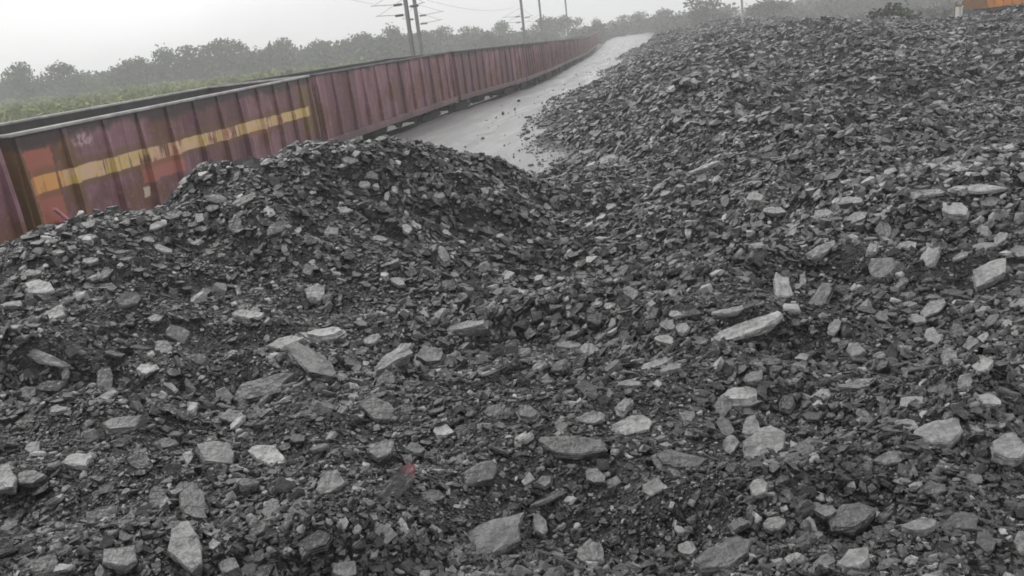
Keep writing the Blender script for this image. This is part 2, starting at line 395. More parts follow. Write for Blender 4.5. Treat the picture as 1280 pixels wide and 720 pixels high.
nr, nc = 400, 420
yy = np.exp(np.linspace(math.log(2.1), math.log(118), nr)) - 2.0
uu = np.linspace(-1.15, 1.08, nc)
GX = uu[None] * (yy[:, None] + 2.0); GY = np.repeat(yy[:, None], nc, 1)
GZ = heap_h(GX, GY); GZ = np.maximum(GZ, ZR - 0.5 + gz(GY))
i = np.arange(nr - 1)[:, None] * nc + np.arange(nc - 1)[None]
ff = np.stack([i, i + 1, i + nc + 1, i + nc], -1).reshape(-1, 4)
zf = (GZ - gz(GY)).ravel()[ff].max(1); xf = GX.ravel()[ff].min(1)
keep = (zf > ZR - 0.05) & ~((xf < -6.75))
ff = ff[keep]
used, inv = np.unique(ff, return_inverse=True)
hco = np.stack([GX.ravel(), GY.ravel(), GZ.ravel()], -1)[used]
hm = mesh_np('coal_heap', hco, inv.reshape(-1).astype(np.int32), np.full(len(ff), 4))
hm.polygons.foreach_set('use_smooth', np.ones(len(hm.polygons), bool))
tag(link('coal_heap', hm, M_HEAP), kind='structure')

# ------------------------------------------------------------------ coal lumps the photo shows one by one
# (x, y, length, height in photo pixels, turn of the long side, grey level)
ST = '''6 602 34 36 0 .55;98 580 36 14 -5 .6;42 600 36 18 0 .45;42 563 20 16 10 .5;130 655 40 32 10 .45;232 690 62 42 112 .5;200 628 34 26 88 .38;242 632 46 34 105 .36;268 575 46 30 -4 .5;234 574 18 14 80 .55
175 578 28 22 0 .35;148 705 42 26 10 .5;287 712 26 18 0 .45;75 676 22 18 0 .35;205 556 34 14 8 .48;55 710 36 20 20 .42;335 572 46 24 -25 .65;476 567 30 24 0 .5;415 608 36 32 70 .48;492 614 84 26 52 .2
620 680 76 40 15 .45;430 714 30 22 0 .5;540 622 30 16 10 .42;395 680 46 26 30 .3;555 541 26 15 5 .64;600 598 42 26 25 .42;342 640 26 22 40 .4;788 535 50 22 8 .62;852 580 80 34 -5 .42;820 611 32 24 10 .48
905 538 24 18 -40 .5;913 560 26 22 80 .5;937 538 26 22 40 .55;958 563 56 36 42 .54;949 613 22 22 0 .54;907 700 76 34 30 .38;861 691 22 16 10 .52;738 700 34 30 0 .47;715 562 84 22 -6 .36;745 597 26 18 -20 .46
690 622 60 9 22 .44;675 658 28 18 100 .52;925 657 28 16 25 .4;680 605 26 18 20 .45;1048 556 52 15 25 .44;1170 552 66 36 25 .54;1262 568 44 36 -2 .55;1112 575 44 18 8 .47;1065 655 62 32 15 .38;1030 642 26 18 -25 .46
968 657 26 16 0 .5;1150 665 42 16 10 .5;1203 655 42 20 0 .4;1232 682 28 24 88 .3;1067 705 42 24 12 .52;1028 706 30 16 30 .44;1276 680 28 18 90 .47;1168 613 28 16 0 .42;1215 601 24 14 5 .44;48 364 40 17 3 .64
97 371 14 11 0 .62;65 400 34 12 15 .57;48 446 88 12 -20 .5;131 477 28 20 86 .44;132 498 34 9 28 .54;205 440 22 18 0 .52;222 422 28 18 -20 .47;194 400 18 10 0 .52;75 513 26 12 8 .5;32 495 26 16 0 .36
65 485 36 14 0 .32;290 525 30 18 0 .44;248 452 26 16 -10 .42;312 398 40 11 -5 .58;155 535 52 13 5 .42;160 380 32 16 0 .4;15 385 30 9 0 .6;393 371 26 20 -30 .58;406 423 54 15 5 .64;360 437 48 15 14 .56
390 461 74 26 -28 .35;335 493 84 20 12 .4;490 453 54 18 28 .54;537 451 42 30 5 .47;545 403 48 13 55 .52;581 412 56 13 10 .47;463 428 26 10 12 .57;470 516 42 24 -30 .42;480 480 30 20 30 .36;620 516 28 15 20 .42
930 415 94 19 22 .64;917 390 52 9 12 .54;925 500 52 26 3 .64;780 512 26 18 45 .5;738 525 36 16 4 .5;661 520 28 18 0 .44;837 410 22 14 0 .43;845 394 18 8 -8 .58;855 415 16 12 40 .52;835 427 30 11 -5 .54
822 458 42 9 25 .54;838 464 28 8 8 .5;788 482 30 9 5 .48;712 434 32 9 0 .5;790 372 26 20 -20 .42;745 381 18 9 20 .62;762 384 15 8 10 .62;650 366 26 7 -25 .62;673 460 24 8 30 .54;902 510 30 22 50 .43
858 523 20 12 0 .5;942 475 24 13 10 .44;767 430 36 9 25 .44;976 368 44 24 105 .57;1022 382 60 26 56 .43;1042 412 20 13 50 .52;1165 390 36 18 38 .57;1137 384 24 10 0 .5;1166 425 24 17 -40 .52;1198 421 28 22 88 .38
1215 434 26 17 45 .47;1187 452 24 17 40 .55;1260 408 18 14 0 .58;1206 481 26 18 70 .47;1070 485 46 9 4 .45;1145 506 34 15 0 .52;985 505 28 20 65 .38;1070 444 24 15 -10 .48;1099 445 18 9 0 .5;1258 523 18 10 0 .5
1248 534 15 10 0 .55;1080 520 22 13 -35 .42;1274 384 26 9 8 .54;1145 402 24 11 -20 .54;1238 347 46 26 30 .55;1104 339 34 24 -4 .46;1163 327 36 21 40 .55;1134 312 26 18 5 .53;1195 268 32 18 0 .6;1025 318 40 12 20 .54
1105 288 26 20 100 .42;1222 238 74 8 2 .64;1158 243 46 6 3 .56;1062 254 36 10 0 .55;1130 354 28 9 40 .5;1200 322 20 7 20 .53;1233 312 34 9 5 .5;1252 302 20 12 30 .53;1273 318 24 15 0 .56;1003 350 24 9 84 .54
860 292 13 9 60 .64;915 309 22 6 65 .55;945 252 26 13 0 .53;1070 276 32 13 20 .55;1238 255 26 14 0 .46;1090 314 15 14 0 .54;880 211 42 5 20 .64;828 232 30 5 36 .58;1030 270 24 11 5 .53;970 266 28 9 0 .52
990 286 22 7 0 .54;196 283 22 8 20 .7;272 250 26 12 0 .45;295 283 22 16 78 .37;347 287 28 13 25 .44;413 294 17 15 0 .54;431 265 20 8 -5 .6;454 232 20 8 0 .64;465 221 17 12 -20 .48;508 288 14 10 -30 .58
548 247 18 12 0 .54;553 322 28 14 -60 .44;305 254 32 8 28 .45;623 233 13 8 0 .58;472 303 24 9 -5 .54;203 313 26 6 -20 .58;185 301 15 6 -10 .6;217 271 24 10 12 .47;528 238 32 7 12 .48;568 345 10 8 0 .5
498 354 20 10 -10 .54;437 203 22 8 -10 .54;762 201 22 9 15 .58;735 191 24 5 22 .54;135 340 28 10 40 .47;113 329 20 8 10 .56;75 317 20 6 5 .56;150 316 30 5 8 .52;110 300 24 8 0 .5;40 345 28 8 5 .5'''
ST = [tuple(float(v) for v in t.split()) for t in ST.replace('\n', ';').split(';')]
KEY = {   # the lumps that stand out most: (x, y) -> (short name used to point from, full label)
    (930, 415): ('the long pale slab', 'long pale grey slab lying tilted, with a black gap beneath its lower end'),
    (492, 614): ('the red-stained lump', 'long dark coal lump with a dull red stain at its upper tip'),
    (232, 690): ('the upright bottom slab', 'large upright grey slab cut off by the bottom edge, pointed at its top'),
    (852, 580): ('the layered slab', 'wide split slab with ragged layered edges, below the pair of small round lumps'),
    (925, 500): ('the pale mottled block', 'pale mottled block with a flat top, biggest pale lump below the long slab'),
    (1170, 552): ('the slanted pale slab', 'large pale four-sided slab tilted up to the right with a dark gap under it'),
    (1262, 568): ('the right edge block', 'large square grey block cut off by the right edge of the view'),
    (390, 461): ('the long dark slab', 'long dark slab sliding down to the right under a pale ledge'),
    (545, 403): ('the upright splinter', 'pale narrow splinter sticking up at a steep slant from the hollow'),
    (6, 602): ('the left edge block', 'pale squarish block cut off by the left edge of the view'),
    (1222, 238): ('the pale crest slab', 'very long thin pale slab lying level along the crest of the right bench'),
    (1238, 347): ('the square right slab', 'large squarish slab leaning in the bank with a black gap along its lower side'),
    (48, 364): ('the pale flat slab', 'broad pale flat slab lying on the left slope below the wagon'),
    (413, 294): ('the square mound lump', 'small pale square lump in the middle of the dark mound face'),
    (196, 283): ('the bright flake', 'bright pale flake tilted on the left foot of the mound near the wagon'),
    (620, 680): ('the big rounded slab', 'big rounded grey slab low in the middle, near the bottom edge'),
    (907, 700): ('the dark bottom slab', 'long dark slab tilted up to the right, touching the bottom edge'),
    (788, 535): ('the bright ridged block', 'bright ridged block with a pale top, left of the pair of small round lumps'),
    (335, 572): ('the pale wedge', 'pale speckled wedge-shaped lump pointing down to the right'),
    (553, 322): ('the leaning mound slab', 'grey slab standing on end and leaning left on the mound face'),
    (1022, 382): ('the steep leaning slab', 'large mid grey slab leaning steeply beside a pale curved lump'),
    (406, 423): ('the pale ledge slab', 'long pale slab roofing a black hollow in the left slope'),
    (880, 211): ('the thin white sliver', 'thin whitish sliver tilted up to the right on the middle slope'),
    (1065, 655): ('the dark pointed wedge', 'large dark wedge with a pointed right end, low on the right'),
}

def slab_mesh(rng, A, B, N, L, W, T, rings=4, nv=None, tone=0.1, rust=None, name='coal_lump'):
    nv = nv or rng.randint(6, 9)
    ph = rng.uniform(0, 6.28); out = []
    e = rng.uniform(1.7, 3.6)
    for k in range(nv):
        q = ph + 2 * math.pi * (k + rng.uniform(-0.32, 0.32)) / nv
        c, s_ = math.cos(q), math.sin(q)
        r = (abs(c) ** e + abs(s_) ** e) ** (-1 / e) * (rng.uniform(0.58, 0.75) if rng.random() < 0.16 else rng.uniform(0.78, 1.06))
        out.append((c * r, s_ * r))
    xs = [o[0] for o in out]; ys = [o[1] for o in out]
    mxx, mnx, mxy, mny = max(xs), min(xs), max(ys), min(ys)
    out = [((o[0] - (mxx + mnx) / 2) * 2 / (mxx - mnx), (o[1] - (mxy + mny) / 2) * 2 / (mxy - mny)) for o in out]
    prof = {3: [(-0.5, 0.82), (0.1, 1.0), (0.5, 0.84)], 4: [(-0.5, 0.9), (0.02, 1.0), (0.38, 0.98), (0.5, 0.93)],
            6: [(-0.5, 0.86), (-0.2, 1.0), (-0.14, 0.9), (0.16, 0.97), (0.2, 0.80), (0.5, 0.76)]}[rings]
    vs = []; tz = (rng.uniform(-.16, .16), rng.uniform(-.16, .16))
    for ri, (z, k) in enumerate(prof):
        for (a, b) in out:
            j = 1 + rng.uniform(-0.07, 0.07) * (1 if ri else 0.5)
            vs.append(A * (a * k * j * L / 2) + B * (b * k * j * W / 2) + N * (T * (z + (a * tz[0] + b * tz[1] + rng.uniform(-.1, .1)) * (0.3 + min(ri, 2) * 0.3))))
    fs = [tuple(range(nv))[::-1]]
    for ri in range(len(prof) - 1):
        for k in range(nv):
            k2 = (k + 1) % nv; b0 = ri * nv
            fs.append((b0 + k, b0 + k2, b0 + nv + k2, b0 + nv + k))
    top = (len(prof) - 1) * nv
    cpt = sum((Vector(vs[top + k]) for k in range(nv)), Vector()) / nv
    vs.append(tuple(np.array(cpt) + N * T * rng.uniform(-0.05, 0.12) + A * L * rng.uniform(-.12, .12)))
    for k in range(nv): fs.append((top + k, top + (k + 1) % nv, len(vs) - 1))
    vs = np.array(vs)
    flat = [i for f in fs for i in f]
    me = mesh_np(name, vs, flat, [len(f) for f in fs])
    bm = bmesh.new(); bm.from_mesh(me); sc_ = max(np.linalg.norm(A) * L, np.linalg.norm(B) * W)
    for cuts, amp in ((1, 0.035), (1, 0.020)):              # break the faces up: chipped rims, uneven fracture surfaces
        bmesh.ops.subdivide_edges(bm, edges=list(bm.edges), cuts=cuts, use_grid_fill=True)
        bm.normal_update()
        for v in bm.verts:
            q = Vector(v.co) * (5.0 / sc_) + Vector((ph * 3, L * 91, W * 53)); nz = mnoise.noise(q) * 0.9 + mnoise.noise(q * 2.7) * 0.6 + rng.uniform(-.35, .35)
            v.co += v.normal * (nz * amp * sc_ * 0.55) + Vector((rng.uniform(-1, 1), rng.uniform(-1, 1), rng.uniform(-1, 1))) * amp * sc_ * 0.2
    bm.to_mesh(me); bm.free(); me.polygons.foreach_set('use_smooth', np.zeros(len(me.polygons), bool))
    vs = np.empty(len(me.vertices) * 3, np.float32); me.vertices.foreach_get('co', vs); vs = vs.reshape(-1, 3).astype(float)
    fattr(me, 'tone', np.full(len(vs), tone))
    rr = np.zeros(len(vs))
    if rust: rr = np.clip((vs @ A / (L / 2) - 0.6) * 4, 0, 1)
    fattr(me, 'rust', rr)
    return me

def hit(px, py):
    d = ray(px, py); ts = np.exp(np.linspace(math.log(1.2), math.log(110), 900))
    X = d[0] * ts; Y = d[1] * ts; Z = H + d[2] * ts
    below = Z < np.maximum(heap_h(X, Y), gz(Y))
    k = int(np.argmax(below)) if below.any() else len(ts) - 1
    return np.array([X[k], Y[k], Z[k]])

lin = lambda g: ((g + 0.055) / 1.055) ** 2.4
unit = lambda v: v / np.linalg.norm(v)
rng = random.Random(11)
LUMPS = []      # dicts for labels
def place_lump(x, y, Lp, Wp, ang, g, key=None):
    P = hit(x, y); v = unit(P - np.array([0, 0, H])); depth = (P - np.array([0, 0, H])) @ fwd
    gn = heap_n(P[0], P[1], 0.15)
    gn = np.asarray(gn).reshape(3)
    pale = g > 0.5
    jit = np.array([rng.gauss(0, .12), rng.gauss(0, .12), 0])
    N = unit(gn + jit)
    need = 0.45 if Wp / Lp < 0.4 else (0.55 if pale else 0.68)
    need = 0.85 if key == (492, 614) else min(0.85, need * (0.8 + 0.4 * rng.random()))
    for _ in range(40):
        if -(N @ v) >= need: break
        N = unit(N - 0.06 * v)
    a = R(ang); m = depth / F
    e1 = math.cos(a) * cR + math.sin(a) * cU; e2 = -math.sin(a) * cR + math.cos(a) * cU
    A = e1 - v * (e1 @ N) / (v @ N); B = e2 - v * (e2 @ N) / (v @ N)
    L, W = Lp * m * 1.04, Wp * m * 1.0
    wreal = min(L * np.linalg.norm(A), W * np.linalg.norm(B))
    T = wreal * rng.uniform(0.34, 0.55)
    A0, B0 = A, B
    red = key == (492, 614)
    rings = 6 if key in ((852, 580), (335, 493), (406, 423), (925, 500)) or rng.random() < 0.22 else 4
    me = slab_mesh(rng, A0, B0, N, L, W, T, rings, nv=rng.randint(7, 9) if key else None, tone=max(0.012, lin(g) * (0.47 + 0.24 * min(1, max(0, (g - .36) / .16)))), rust=red)
    o = link('coal_lump', me, M_COAL)
    pos = P + N * T * rng.uniform(0.02, 0.28) - v * 0.02
    o.location = pos
    LUMPS.append(dict(o=o, x=x, y=y, L=Lp, W=Wp, g=g, key=key, P=pos, r=0.5 * math.sqrt(L * W) * 1.1, ang=ang))
for t in ST:
    k = (int(t[0]), int(t[1]))
    place_lump(*t, key=k if k in KEY else None)

# ------------------------------------------------------------------ the rest of the rubble
G = np.random.default_rng(5)
KS = 0.0056                                      # grain size per metre of distance
KF = lambda y: KS * np.interp(y, [4.5, 7, 11, 40], [1.0, 0.80, 0.66, 0.60])
def scatter(n):
    lv = G.uniform(math.log(1.9), math.log(108), n)         # log distance: density falls with the square of distance
    y = np.exp(lv); u = G.uniform(-0.98, 1.02, n); x = u * y
    z = heap_h(x, y)
    zr = z - gz(y)
    ok = (zr > 0.03) & (x > -6.4) & (y < 105)
    edge = (zr > -0.12) & (zr <= 0.03) & (G.random(n) < 0.25)
    spill = (zr > -0.55) & (zr <= -0.12) & (x > np.interp(y, NY, NX) + 0.7) & (G.random(n) < 0.012)
    edge = edge | spill
    k = (ok | edge) & (G.random(n) < (0.62 * KS / KF(y)) ** 2 * 1.15)
    return x[k], y[k], np.maximum(z[k], gz(y[k]))
SX, SY, SZ = scatter(1040000)
n = len(SX)
SN = heap_n(SX, SY, 0.10)
jit = G.normal(0, 1, (n, 3)) * np.where(G.random(n) < 0.3, 0.60, 0.28)[:, None]
SN = SN + jit; SN /= np.linalg.norm(SN, axis=1, keepdims=True)
size = KF(SY) * (SY + 0.9) * np.exp(G.normal(0, 0.55, n))
b = G.random(n)
size = np.where(b < 0.10, size * G.uniform(1.6, 2.8, n), size)
size = np.where(b < 0.010, size * G.uniform(1.2, 1.7, n), size)
size = size * (1 + 0.45 * np.exp(-((SX - 0.52 * SY) / 1.3) ** 2 - ((SY - 7.6) / 0.9) ** 2))
FINE = np.clip((noise2(SX * 0.55 + 9, SY * 0.55, 51) + 0.5 * noise2(SX * 1.7, SY * 1.7, 52) - 0.10) / 0.18, 0, 1)
size = size * (1 - 0.40 * FINE * np.interp(SY, [6, 8.5], [1.0, 0.2]))      # pockets of fines between the coarse shards
size = np.minimum(size, 3.9 * KF(SY) * (SY + 0.9)); size = np.minimum(size, 0.34)
size = np.where(SZ - gz(SY) < 0.1, size * 0.55, size)
LL = size; WW = size * G.uniform(0.36, 0.92, n); TT = WW * G.uniform(0.22, 0.70, n)
ax = G.normal(0, 1, (n, 3)) + np.array([0.9, 0.35, 0.0]); SA = ax - SN * (ax * SN).sum(1, keepdims=True)
SA /= np.linalg.norm(SA, axis=1, keepdims=True); SB = np.cross(SN, SA)
PATCH = noise2(SX * 0.8, SY * 0.8, 31) + 0.6 * noise2(SX * 2.3, SY * 2.3, 32)
tone = 0.0195 * np.exp(G.normal(0, 0.85, n) + 0.5 * PATCH)
CREST = np.exp(-((SX - 0.52 * SY) / 1.3) ** 2 - ((SY - 7.6) / 0.9) ** 2)      # larger share of pale slates along the right bench
tone = np.where(G.random(n) < 0.12 + 0.42 * CREST, G.uniform(0.08, 0.30, n), tone)
tone = np.clip(tone, 0.006, 0.30)
SP = np.stack([SX, SY, SZ], 1) + SN * (TT * G.uniform(-0.1, 0.6, n))[:, None]
alive = np.ones(n, bool)
for q in LUMPS:                                   # make room for the single lumps
    d = np.linalg.norm(SP - q['P'], axis=1)
    alive &= ~((d < q['r'] * 1.1) & ((size > q['r'] * 0.30) | (d < q['r'] * 0.85)))
# the biggest of the scatter become single lumps of their own until there are about 300
pxx, pyy, dep = project(SP)
pxs = np.sqrt(LL * WW) / dep * F
inside = (pxx > 12) & (pxx < 1268) & (pyy > 130) & (pyy < 708)
order = np.argsort(-pxs)
extra = 0; taken = [(q['x'], q['y'], (q['L'] + q['W']) / 2) for q in LUMPS]
for i in order:
    if len(LUMPS) >= 298: break
    if not (alive[i] and inside[i]): continue
    alive[i] = False
    r = pxs[i]
    if any((pxx[i] - a) ** 2 + (pyy[i] - b_) ** 2 < (0.55 * (r + c)) ** 2 for a, b_, c in taken): continue
    g = float(np.clip(1.055 * (tone[i] / 0.62) ** (1 / 2.4) - 0.055, .2, .62))
    me = slab_mesh(rng, SA[i], SB[i], SN[i], LL[i], WW[i], TT[i], 4, tone=float(tone[i]))
    o = link('coal_lump', me, M_COAL); o.location = SP[i]
    la, _, _ = project(SP[i] + SA[i] * LL[i] / 2), 0, 0
    e = np.array([[*project(SP[i] + SA[i] * LL[i] * .5 * c + SB[i] * WW[i] * .5 * s_)[:2]] for c, s_ in ((1, 0), (-1, 0), (0, 1), (0, -1))])
    l1, l2 = np.linalg.norm(e[0] - e[1]), np.linalg.norm(e[2] - e[3])
    dv = (e[0] - e[1]) if l1 > l2 else (e[2] - e[3])
    LUMPS.append(dict(o=o, x=float(pxx[i]), y=float(pyy[i]), L=max(l1, l2), W=max(4., min(l1, l2)), g=g, key=None, P=SP[i], r=size[i] / 2, ang=math.degrees(math.atan2(-dv[1], dv[0]))))
    taken.append((float(pxx[i]), float(pyy[i]), float(r)))
rest = np.nonzero(alive)[0]

def build_rubble(idx, rings, name):
    NT_ = 28; co_all, loop_all, siz_all, tone_all = [], [], [], []; off = 0
    tid = G.integers(0, NT_, len(idx))
    for t in range(NT_):
        ii = idx[tid == t]
        if not len(ii): continue
        nv = rng.randint(4, 6); ph = rng.uniform(0, 6)
        out = [(math.cos(q) * r, math.sin(q) * r) for q, r in ((ph + 2 * math.pi * (k + rng.uniform(-.33, .33)) / nv, rng.uniform(.7, 1.2)) for k in range(nv))]
        prof = [(-0.5, .85), (0.5, .9)] if rings == 2 else [(-0.5, .85), (0.2, 1.0), (0.5, .88)]
        tl = (rng.uniform(-.3, .3), rng.uniform(-.3, .3))
        loc = []
        for ri, (z, k) in enumerate(prof):
            for a, b_ in out:
                j = 1 + rng.uniform(-.1, .1)
                loc.append((a * k * j, b_ * k * j, z + (a * tl[0] + b_ * tl[1] + rng.uniform(-.12, .12)) * (ri * .6)))
        fs = []
        for ri in range(len(prof) - 1):
            for k in range(nv):
                k2 = (k + 1) % nv; b0 = ri * nv; fs.append((b0 + k, b0 + k2, b0 + nv + k2, b0 + nv + k))
        top = (len(prof) - 1) * nv; loc.append((rng.uniform(-.25, .25), rng.uniform(-.25, .25), .5 + rng.uniform(-.05, .12)))
        for k in range(nv): fs.append((top + k, top + (k + 1) % nv, len(loc) - 1))
        loc = np.array(loc); m = len(ii); nvv = len(loc)
        jj = 1 + G.normal(0, .07, (m, nvv, 3))
        lj = loc[None] * jj
        co = SP[ii][:, None] + lj[..., 0:1] * (SA[ii] * LL[ii][:, None] / 2)[:, None] + lj[..., 1:2] * (SB[ii] * WW[ii][:, None] / 2)[:, None] + lj[..., 2:3] * (SN[ii] * TT[ii][:, None])[:, None]
        fl = np.array([i for f in fs for i in f]); sz = np.array([len(f) for f in fs])
        base = off + np.arange(m)[:, None] * nvv
        co_all.append(co.reshape(-1, 3)); loop_all.append((fl[None] + base).reshape(-1)); siz_all.append(np.tile(sz, m)); tone_all.append(np.repeat(tone[ii], nvv))
        off += m * nvv
    return co_all, loop_all, siz_all, tone_all, off
nearm = SY[rest] < 6.5
c1, l1, s1, t1, o1 = build_rubble(rest[nearm], 3, 'a'); c2, l2, s2, t2, o2 = build_rubble(rest[~nearm], 2, 'b')
me = mesh_np('coal_rubble', np.concatenate(c1 + c2), np.concatenate(l1 + [x + o1 for x in l2]), np.concatenate(s1 + s2))
fattr(me, 'tone', np.concatenate(t1 + t2))
tag(link('coal_rubble', me, M_COAL), kind='stuff')
print('lumps', len(LUMPS), 'rubble', len(rest), 'faces', len(me.polygons))

# labels: by look first, then by the nearest lump that stands out
def look(q):
    g = 'pale' if q['g'] > 0.505 else 'grey' if q['g'] > 0.40 else 'dark'
    s_ = math.sqrt(q['L'] * q['W']); z = 'small ' if s_ < 15 else 'large ' if s_ > 30 else ''
    r = q['L'] / q['W']; a = (q['ang'] + 90) % 180 - 90
    f = 'sliver' if r > 2.9 else 'slab' if r > 1.75 else 'flat lump' if r > 1.3 else 'blocky lump'
    tl = ''
    if r > 1.3: tl = ' lying level' if abs(a) < 12 else ' tilted up to the right' if 12 <= a < 65 else ' tilted up to the left' if -65 < a <= -12 else ' standing upright'
    return g, z, f, tl
def direction(dx, dy):
    a = (math.degrees(math.atan2(-dy, dx)) + 360 + 22.5) % 360
    return ['right of', 'up and right of', 'above', 'up and left of', 'left of', 'down and left of', 'below', 'down and right of'][int(a // 45)]
marks = [(q, KEY[q['key']][0]) for q in LUMPS if q['key']]
seen = {}
for q in LUMPS:
    if q['key']: q['label'] = KEY[q['key']][1]; continue
    m_, nm = min(marks, key=lambda t: (t[0]['x'] - q['x']) ** 2 + (t[0]['y'] - q['y']) ** 2)
    dx, dy = q['x'] - m_['x'], q['y'] - m_['y']; q['dist'] = math.hypot(dx, dy)
    g, z, f, tl = look(q)
    q['base'] = (f'{g} {z}{f}'.replace('  ', ' '), tl, direction(dx, dy), nm)
    seen.setdefault((q['base'][0], q['base'][2], nm), []).append(q)
ORD = ['', 'second ', 'third ', 'fourth ', 'fifth ', 'sixth ', 'seventh ', 'eighth ']
for k, L_ in seen.items():
    L_.sort(key=lambda q: q['dist'])
    for j, q in enumerate(L_):
        b_, tl, d_, nm = q['base']
        if len(L_) > 1: q['label'] = f'{ORD[min(j,7)]}{b_} out {d_} {nm}' if j else f'nearest {b_} {d_} {nm}'
        else:
            near = 'just ' if q['dist'] < 60 else ''
            q['label'] = f'{b_}{tl if len((b_ + tl + d_ + nm).split()) < 14 else ""}, {near}{d_} {nm}'
for q in LUMPS: tag(q['o'], q['label'], 'coal lump', 'coal lumps strewn over the heap')

# ------------------------------------------------------------------ wagons
def wagon_mat(name, seed, base, stripe=False, soot=2.72):
    m = NT(name); oc = m.co.outputs['Object']
    sp = m.n('ShaderNodeSeparateXYZ'); m.l(oc, sp.inputs[0]); X, Y, Z = sp.outputs
    off = m.n('ShaderNodeMapping'); off.inputs['Location'].default_value = (seed * 7.3, 0, seed * 3.1); m.l(oc, off.inputs[0]); oc = off.outputs[0]
    st = m.noise(1.0, 6, 0.65, vec=oc, stretch=(3.2, 1, 0.45)); bl = m.noise(1.1, 5, 0.6, vec=oc); fn = m.noise(9, 4, 0.6, vec=oc)
    c = m.ramp(st, [(0.32, tuple(v * 0.5 for v in base)), (0.5, base), (0.68, (base[0] * 1.45, base[1] * 1.9, base[2] * 1.8))])
    c = m.mix(m.math('MULTIPLY', m.step(bl, 0.50, 0.62), 0.75), c, (0.16, 0.078, 0.038))            # brown rust
    c = m.mix(m.math('MULTIPLY', m.step(fn, 0.58, 0.66), 0.45), c, (0.36, 0.24, 0.24))              # chalky scuffs
    wob = m.math('MULTIPLY', m.math('SUBTRACT', st, 0.5), 0.5)
    wn = m.n('ShaderNodeTexWhiteNoise', noise_dimensions='1D'); m.l(m.math('FLOOR', m.math('ADD', m.math('MULTIPLY', X, 0.87), 0.3 + seed * 31)), wn.inputs['W'])
    c = m.mix(m.math('MULTIPLY', wn.outputs['Value'], 0.45), c, (base[0] * .5, base[1] * .55, base[2] * .5))       # each panel weathered differently
    c = m.mix(m.math('MULTIPLY', m.math('MULTIPLY', m.step(wn.outputs['Value'], 0.62, 0.42), m.step(bl, 0.58, 0.44)), 0.42), c, (0.33, 0.19, 0.215))   # faded pinkish panels
    run = m.noise(1.0, 4, 0.7, vec=oc, stretch=(7, 1, 0.22))
    c = m.mix(m.math('MULTIPLY', m.step(run, 0.56, 0.68), 0.55), c, (0.10, 0.055, 0.03))                             # rust runs
    if stripe:
        def rect(x0, x1, z0, z1, e=0.03, wb=0.35):
            zz = m.math('ADD', Z, m.math('MULTIPLY', wob, wb)); xx = m.math('ADD', X, m.math('MULTIPLY', m.math('SUBTRACT', fn, 0.5), 0.25))
            a = m.math('MULTIPLY', m.step(xx, x0 - e, x0 + e), m.step(xx, x1 + e, x1 - e))
            b_ = m.math('MULTIPLY', m.step(zz, z0 - e, z0 + e), m.step(zz, z1 + e, z1 - e))
            return m.math('MULTIPLY', a, b_)
        c = m.mix(m.math('MULTIPLY', rect(5.6, 6.7, 1.3, 2.72, 0.1), 0.8), c, (0.17, 0.105, 0.045))
        c = m.mix(m.math('MULTIPLY', rect(-5.75, -5.3, 1.2, 2.75, 0.08), 0.6), c, (0.16, 0.1, 0.035))
        c = m.mix(m.math('MULTIPLY', rect(-7.1, -6.72, 1.2, 2.75, 0.08), 0.75), c, (0.16, 0.095, 0.03))
        c = m.mix(m.math('MULTIPLY', rect(-6.72, -5.95, 1.55, 2.66, 0.015), 0.85), c, (0.36, 0.125, 0.085))
        c = m.mix(m.math('MULTIPLY', rect(-3.45, -1.75, 1.62, 1.99, 0.015), 0.9), c, (0.36, 0.13, 0.105))
        c = m.mix(m.math('MULTIPLY', rect(1.55, 2.8, 1.80, 2.06, 0.015), 0.85), c, (0.36, 0.14, 0.115))
        zz = m.math('ADD', Z, m.math('MULTIPLY', X, 0.014))
        zz = m.math('ADD', zz, m.math('MULTIPLY', m.math('SUBTRACT', bl, 0.5), 0.09))
        band = m.math('MULTIPLY', m.step(zz, 1.92, 1.94), m.step(zz, 2.19, 2.17))
        band = m.math('MULTIPLY', band, m.math('MULTIPLY', m.step(X, -6.75, -6.65), m.step(X, 6.5, 6.3)))
        sh = m.math('MULTIPLY', m.math('MULTIPLY', m.step(zz, 1.80, 1.86), m.step(zz, 2.34, 2.26)), m.math('MULTIPLY', m.step(X, -6.7, -6.4), m.step(X, 6.4, 6.2)))
        c = m.mix(m.math('MULTIPLY', sh, 0.55), c, (0.15, 0.085, 0.03))
        band = m.math('MULTIPLY', band, m.step(m.math('ADD', m.math('MULTIPLY', bl, 0.45), m.math('MULTIPLY', run, 0.55)), 0.575, 0.51))
        yc = m.ramp(bl, [(0.38, (0.62, 0.42, 0.27)), (0.44, (0.56, 0.42, 0.13)), (0.52, (0.64, 0.43, 0.30)), (0.60, (0.54, 0.25, 0.17))])
        yc = m.mix(m.step(X, -5.7, -5.9), yc, (0.64, 0.33, 0.11))
        c = m.mix(m.math('MULTIPLY', band, 0.92), c, yc)
        c = m.mix(m.math('MULTIPLY', rect(-3.55, -3.32, 1.38, 1.56, 0.02, .1), 0.8), c, (0.6, 0.5, 0.4))
        c = m.mix(m.math('MULTIPLY', m.math('MULTIPLY', rect(-5.3, -4.75, 2.52, 2.74, 0.05), m.step(fn, 0.45, 0.55)), 0.7), c, (0.5, 0.36, 0.38))
    zt = m.math('ADD', Z, m.math('MULTIPLY', m.math('SUBTRACT', bl, 0.5), 0.7))
    zt = m.math('ADD', zt, m.math('MULTIPLY', wob, 0.5))
    c = m.mix(m.math('MULTIPLY', m.step(zt, soot - 0.05, soot + 0.06), 0.8), c, (0.035, 0.034, 0.034))       # coal dust below the rim
    c = m.mix(m.math('MULTIPLY', m.step(zt, 1.25, 0.85), 0.55), c, (0.09, 0.08, 0.08))                        # dirt on the sill
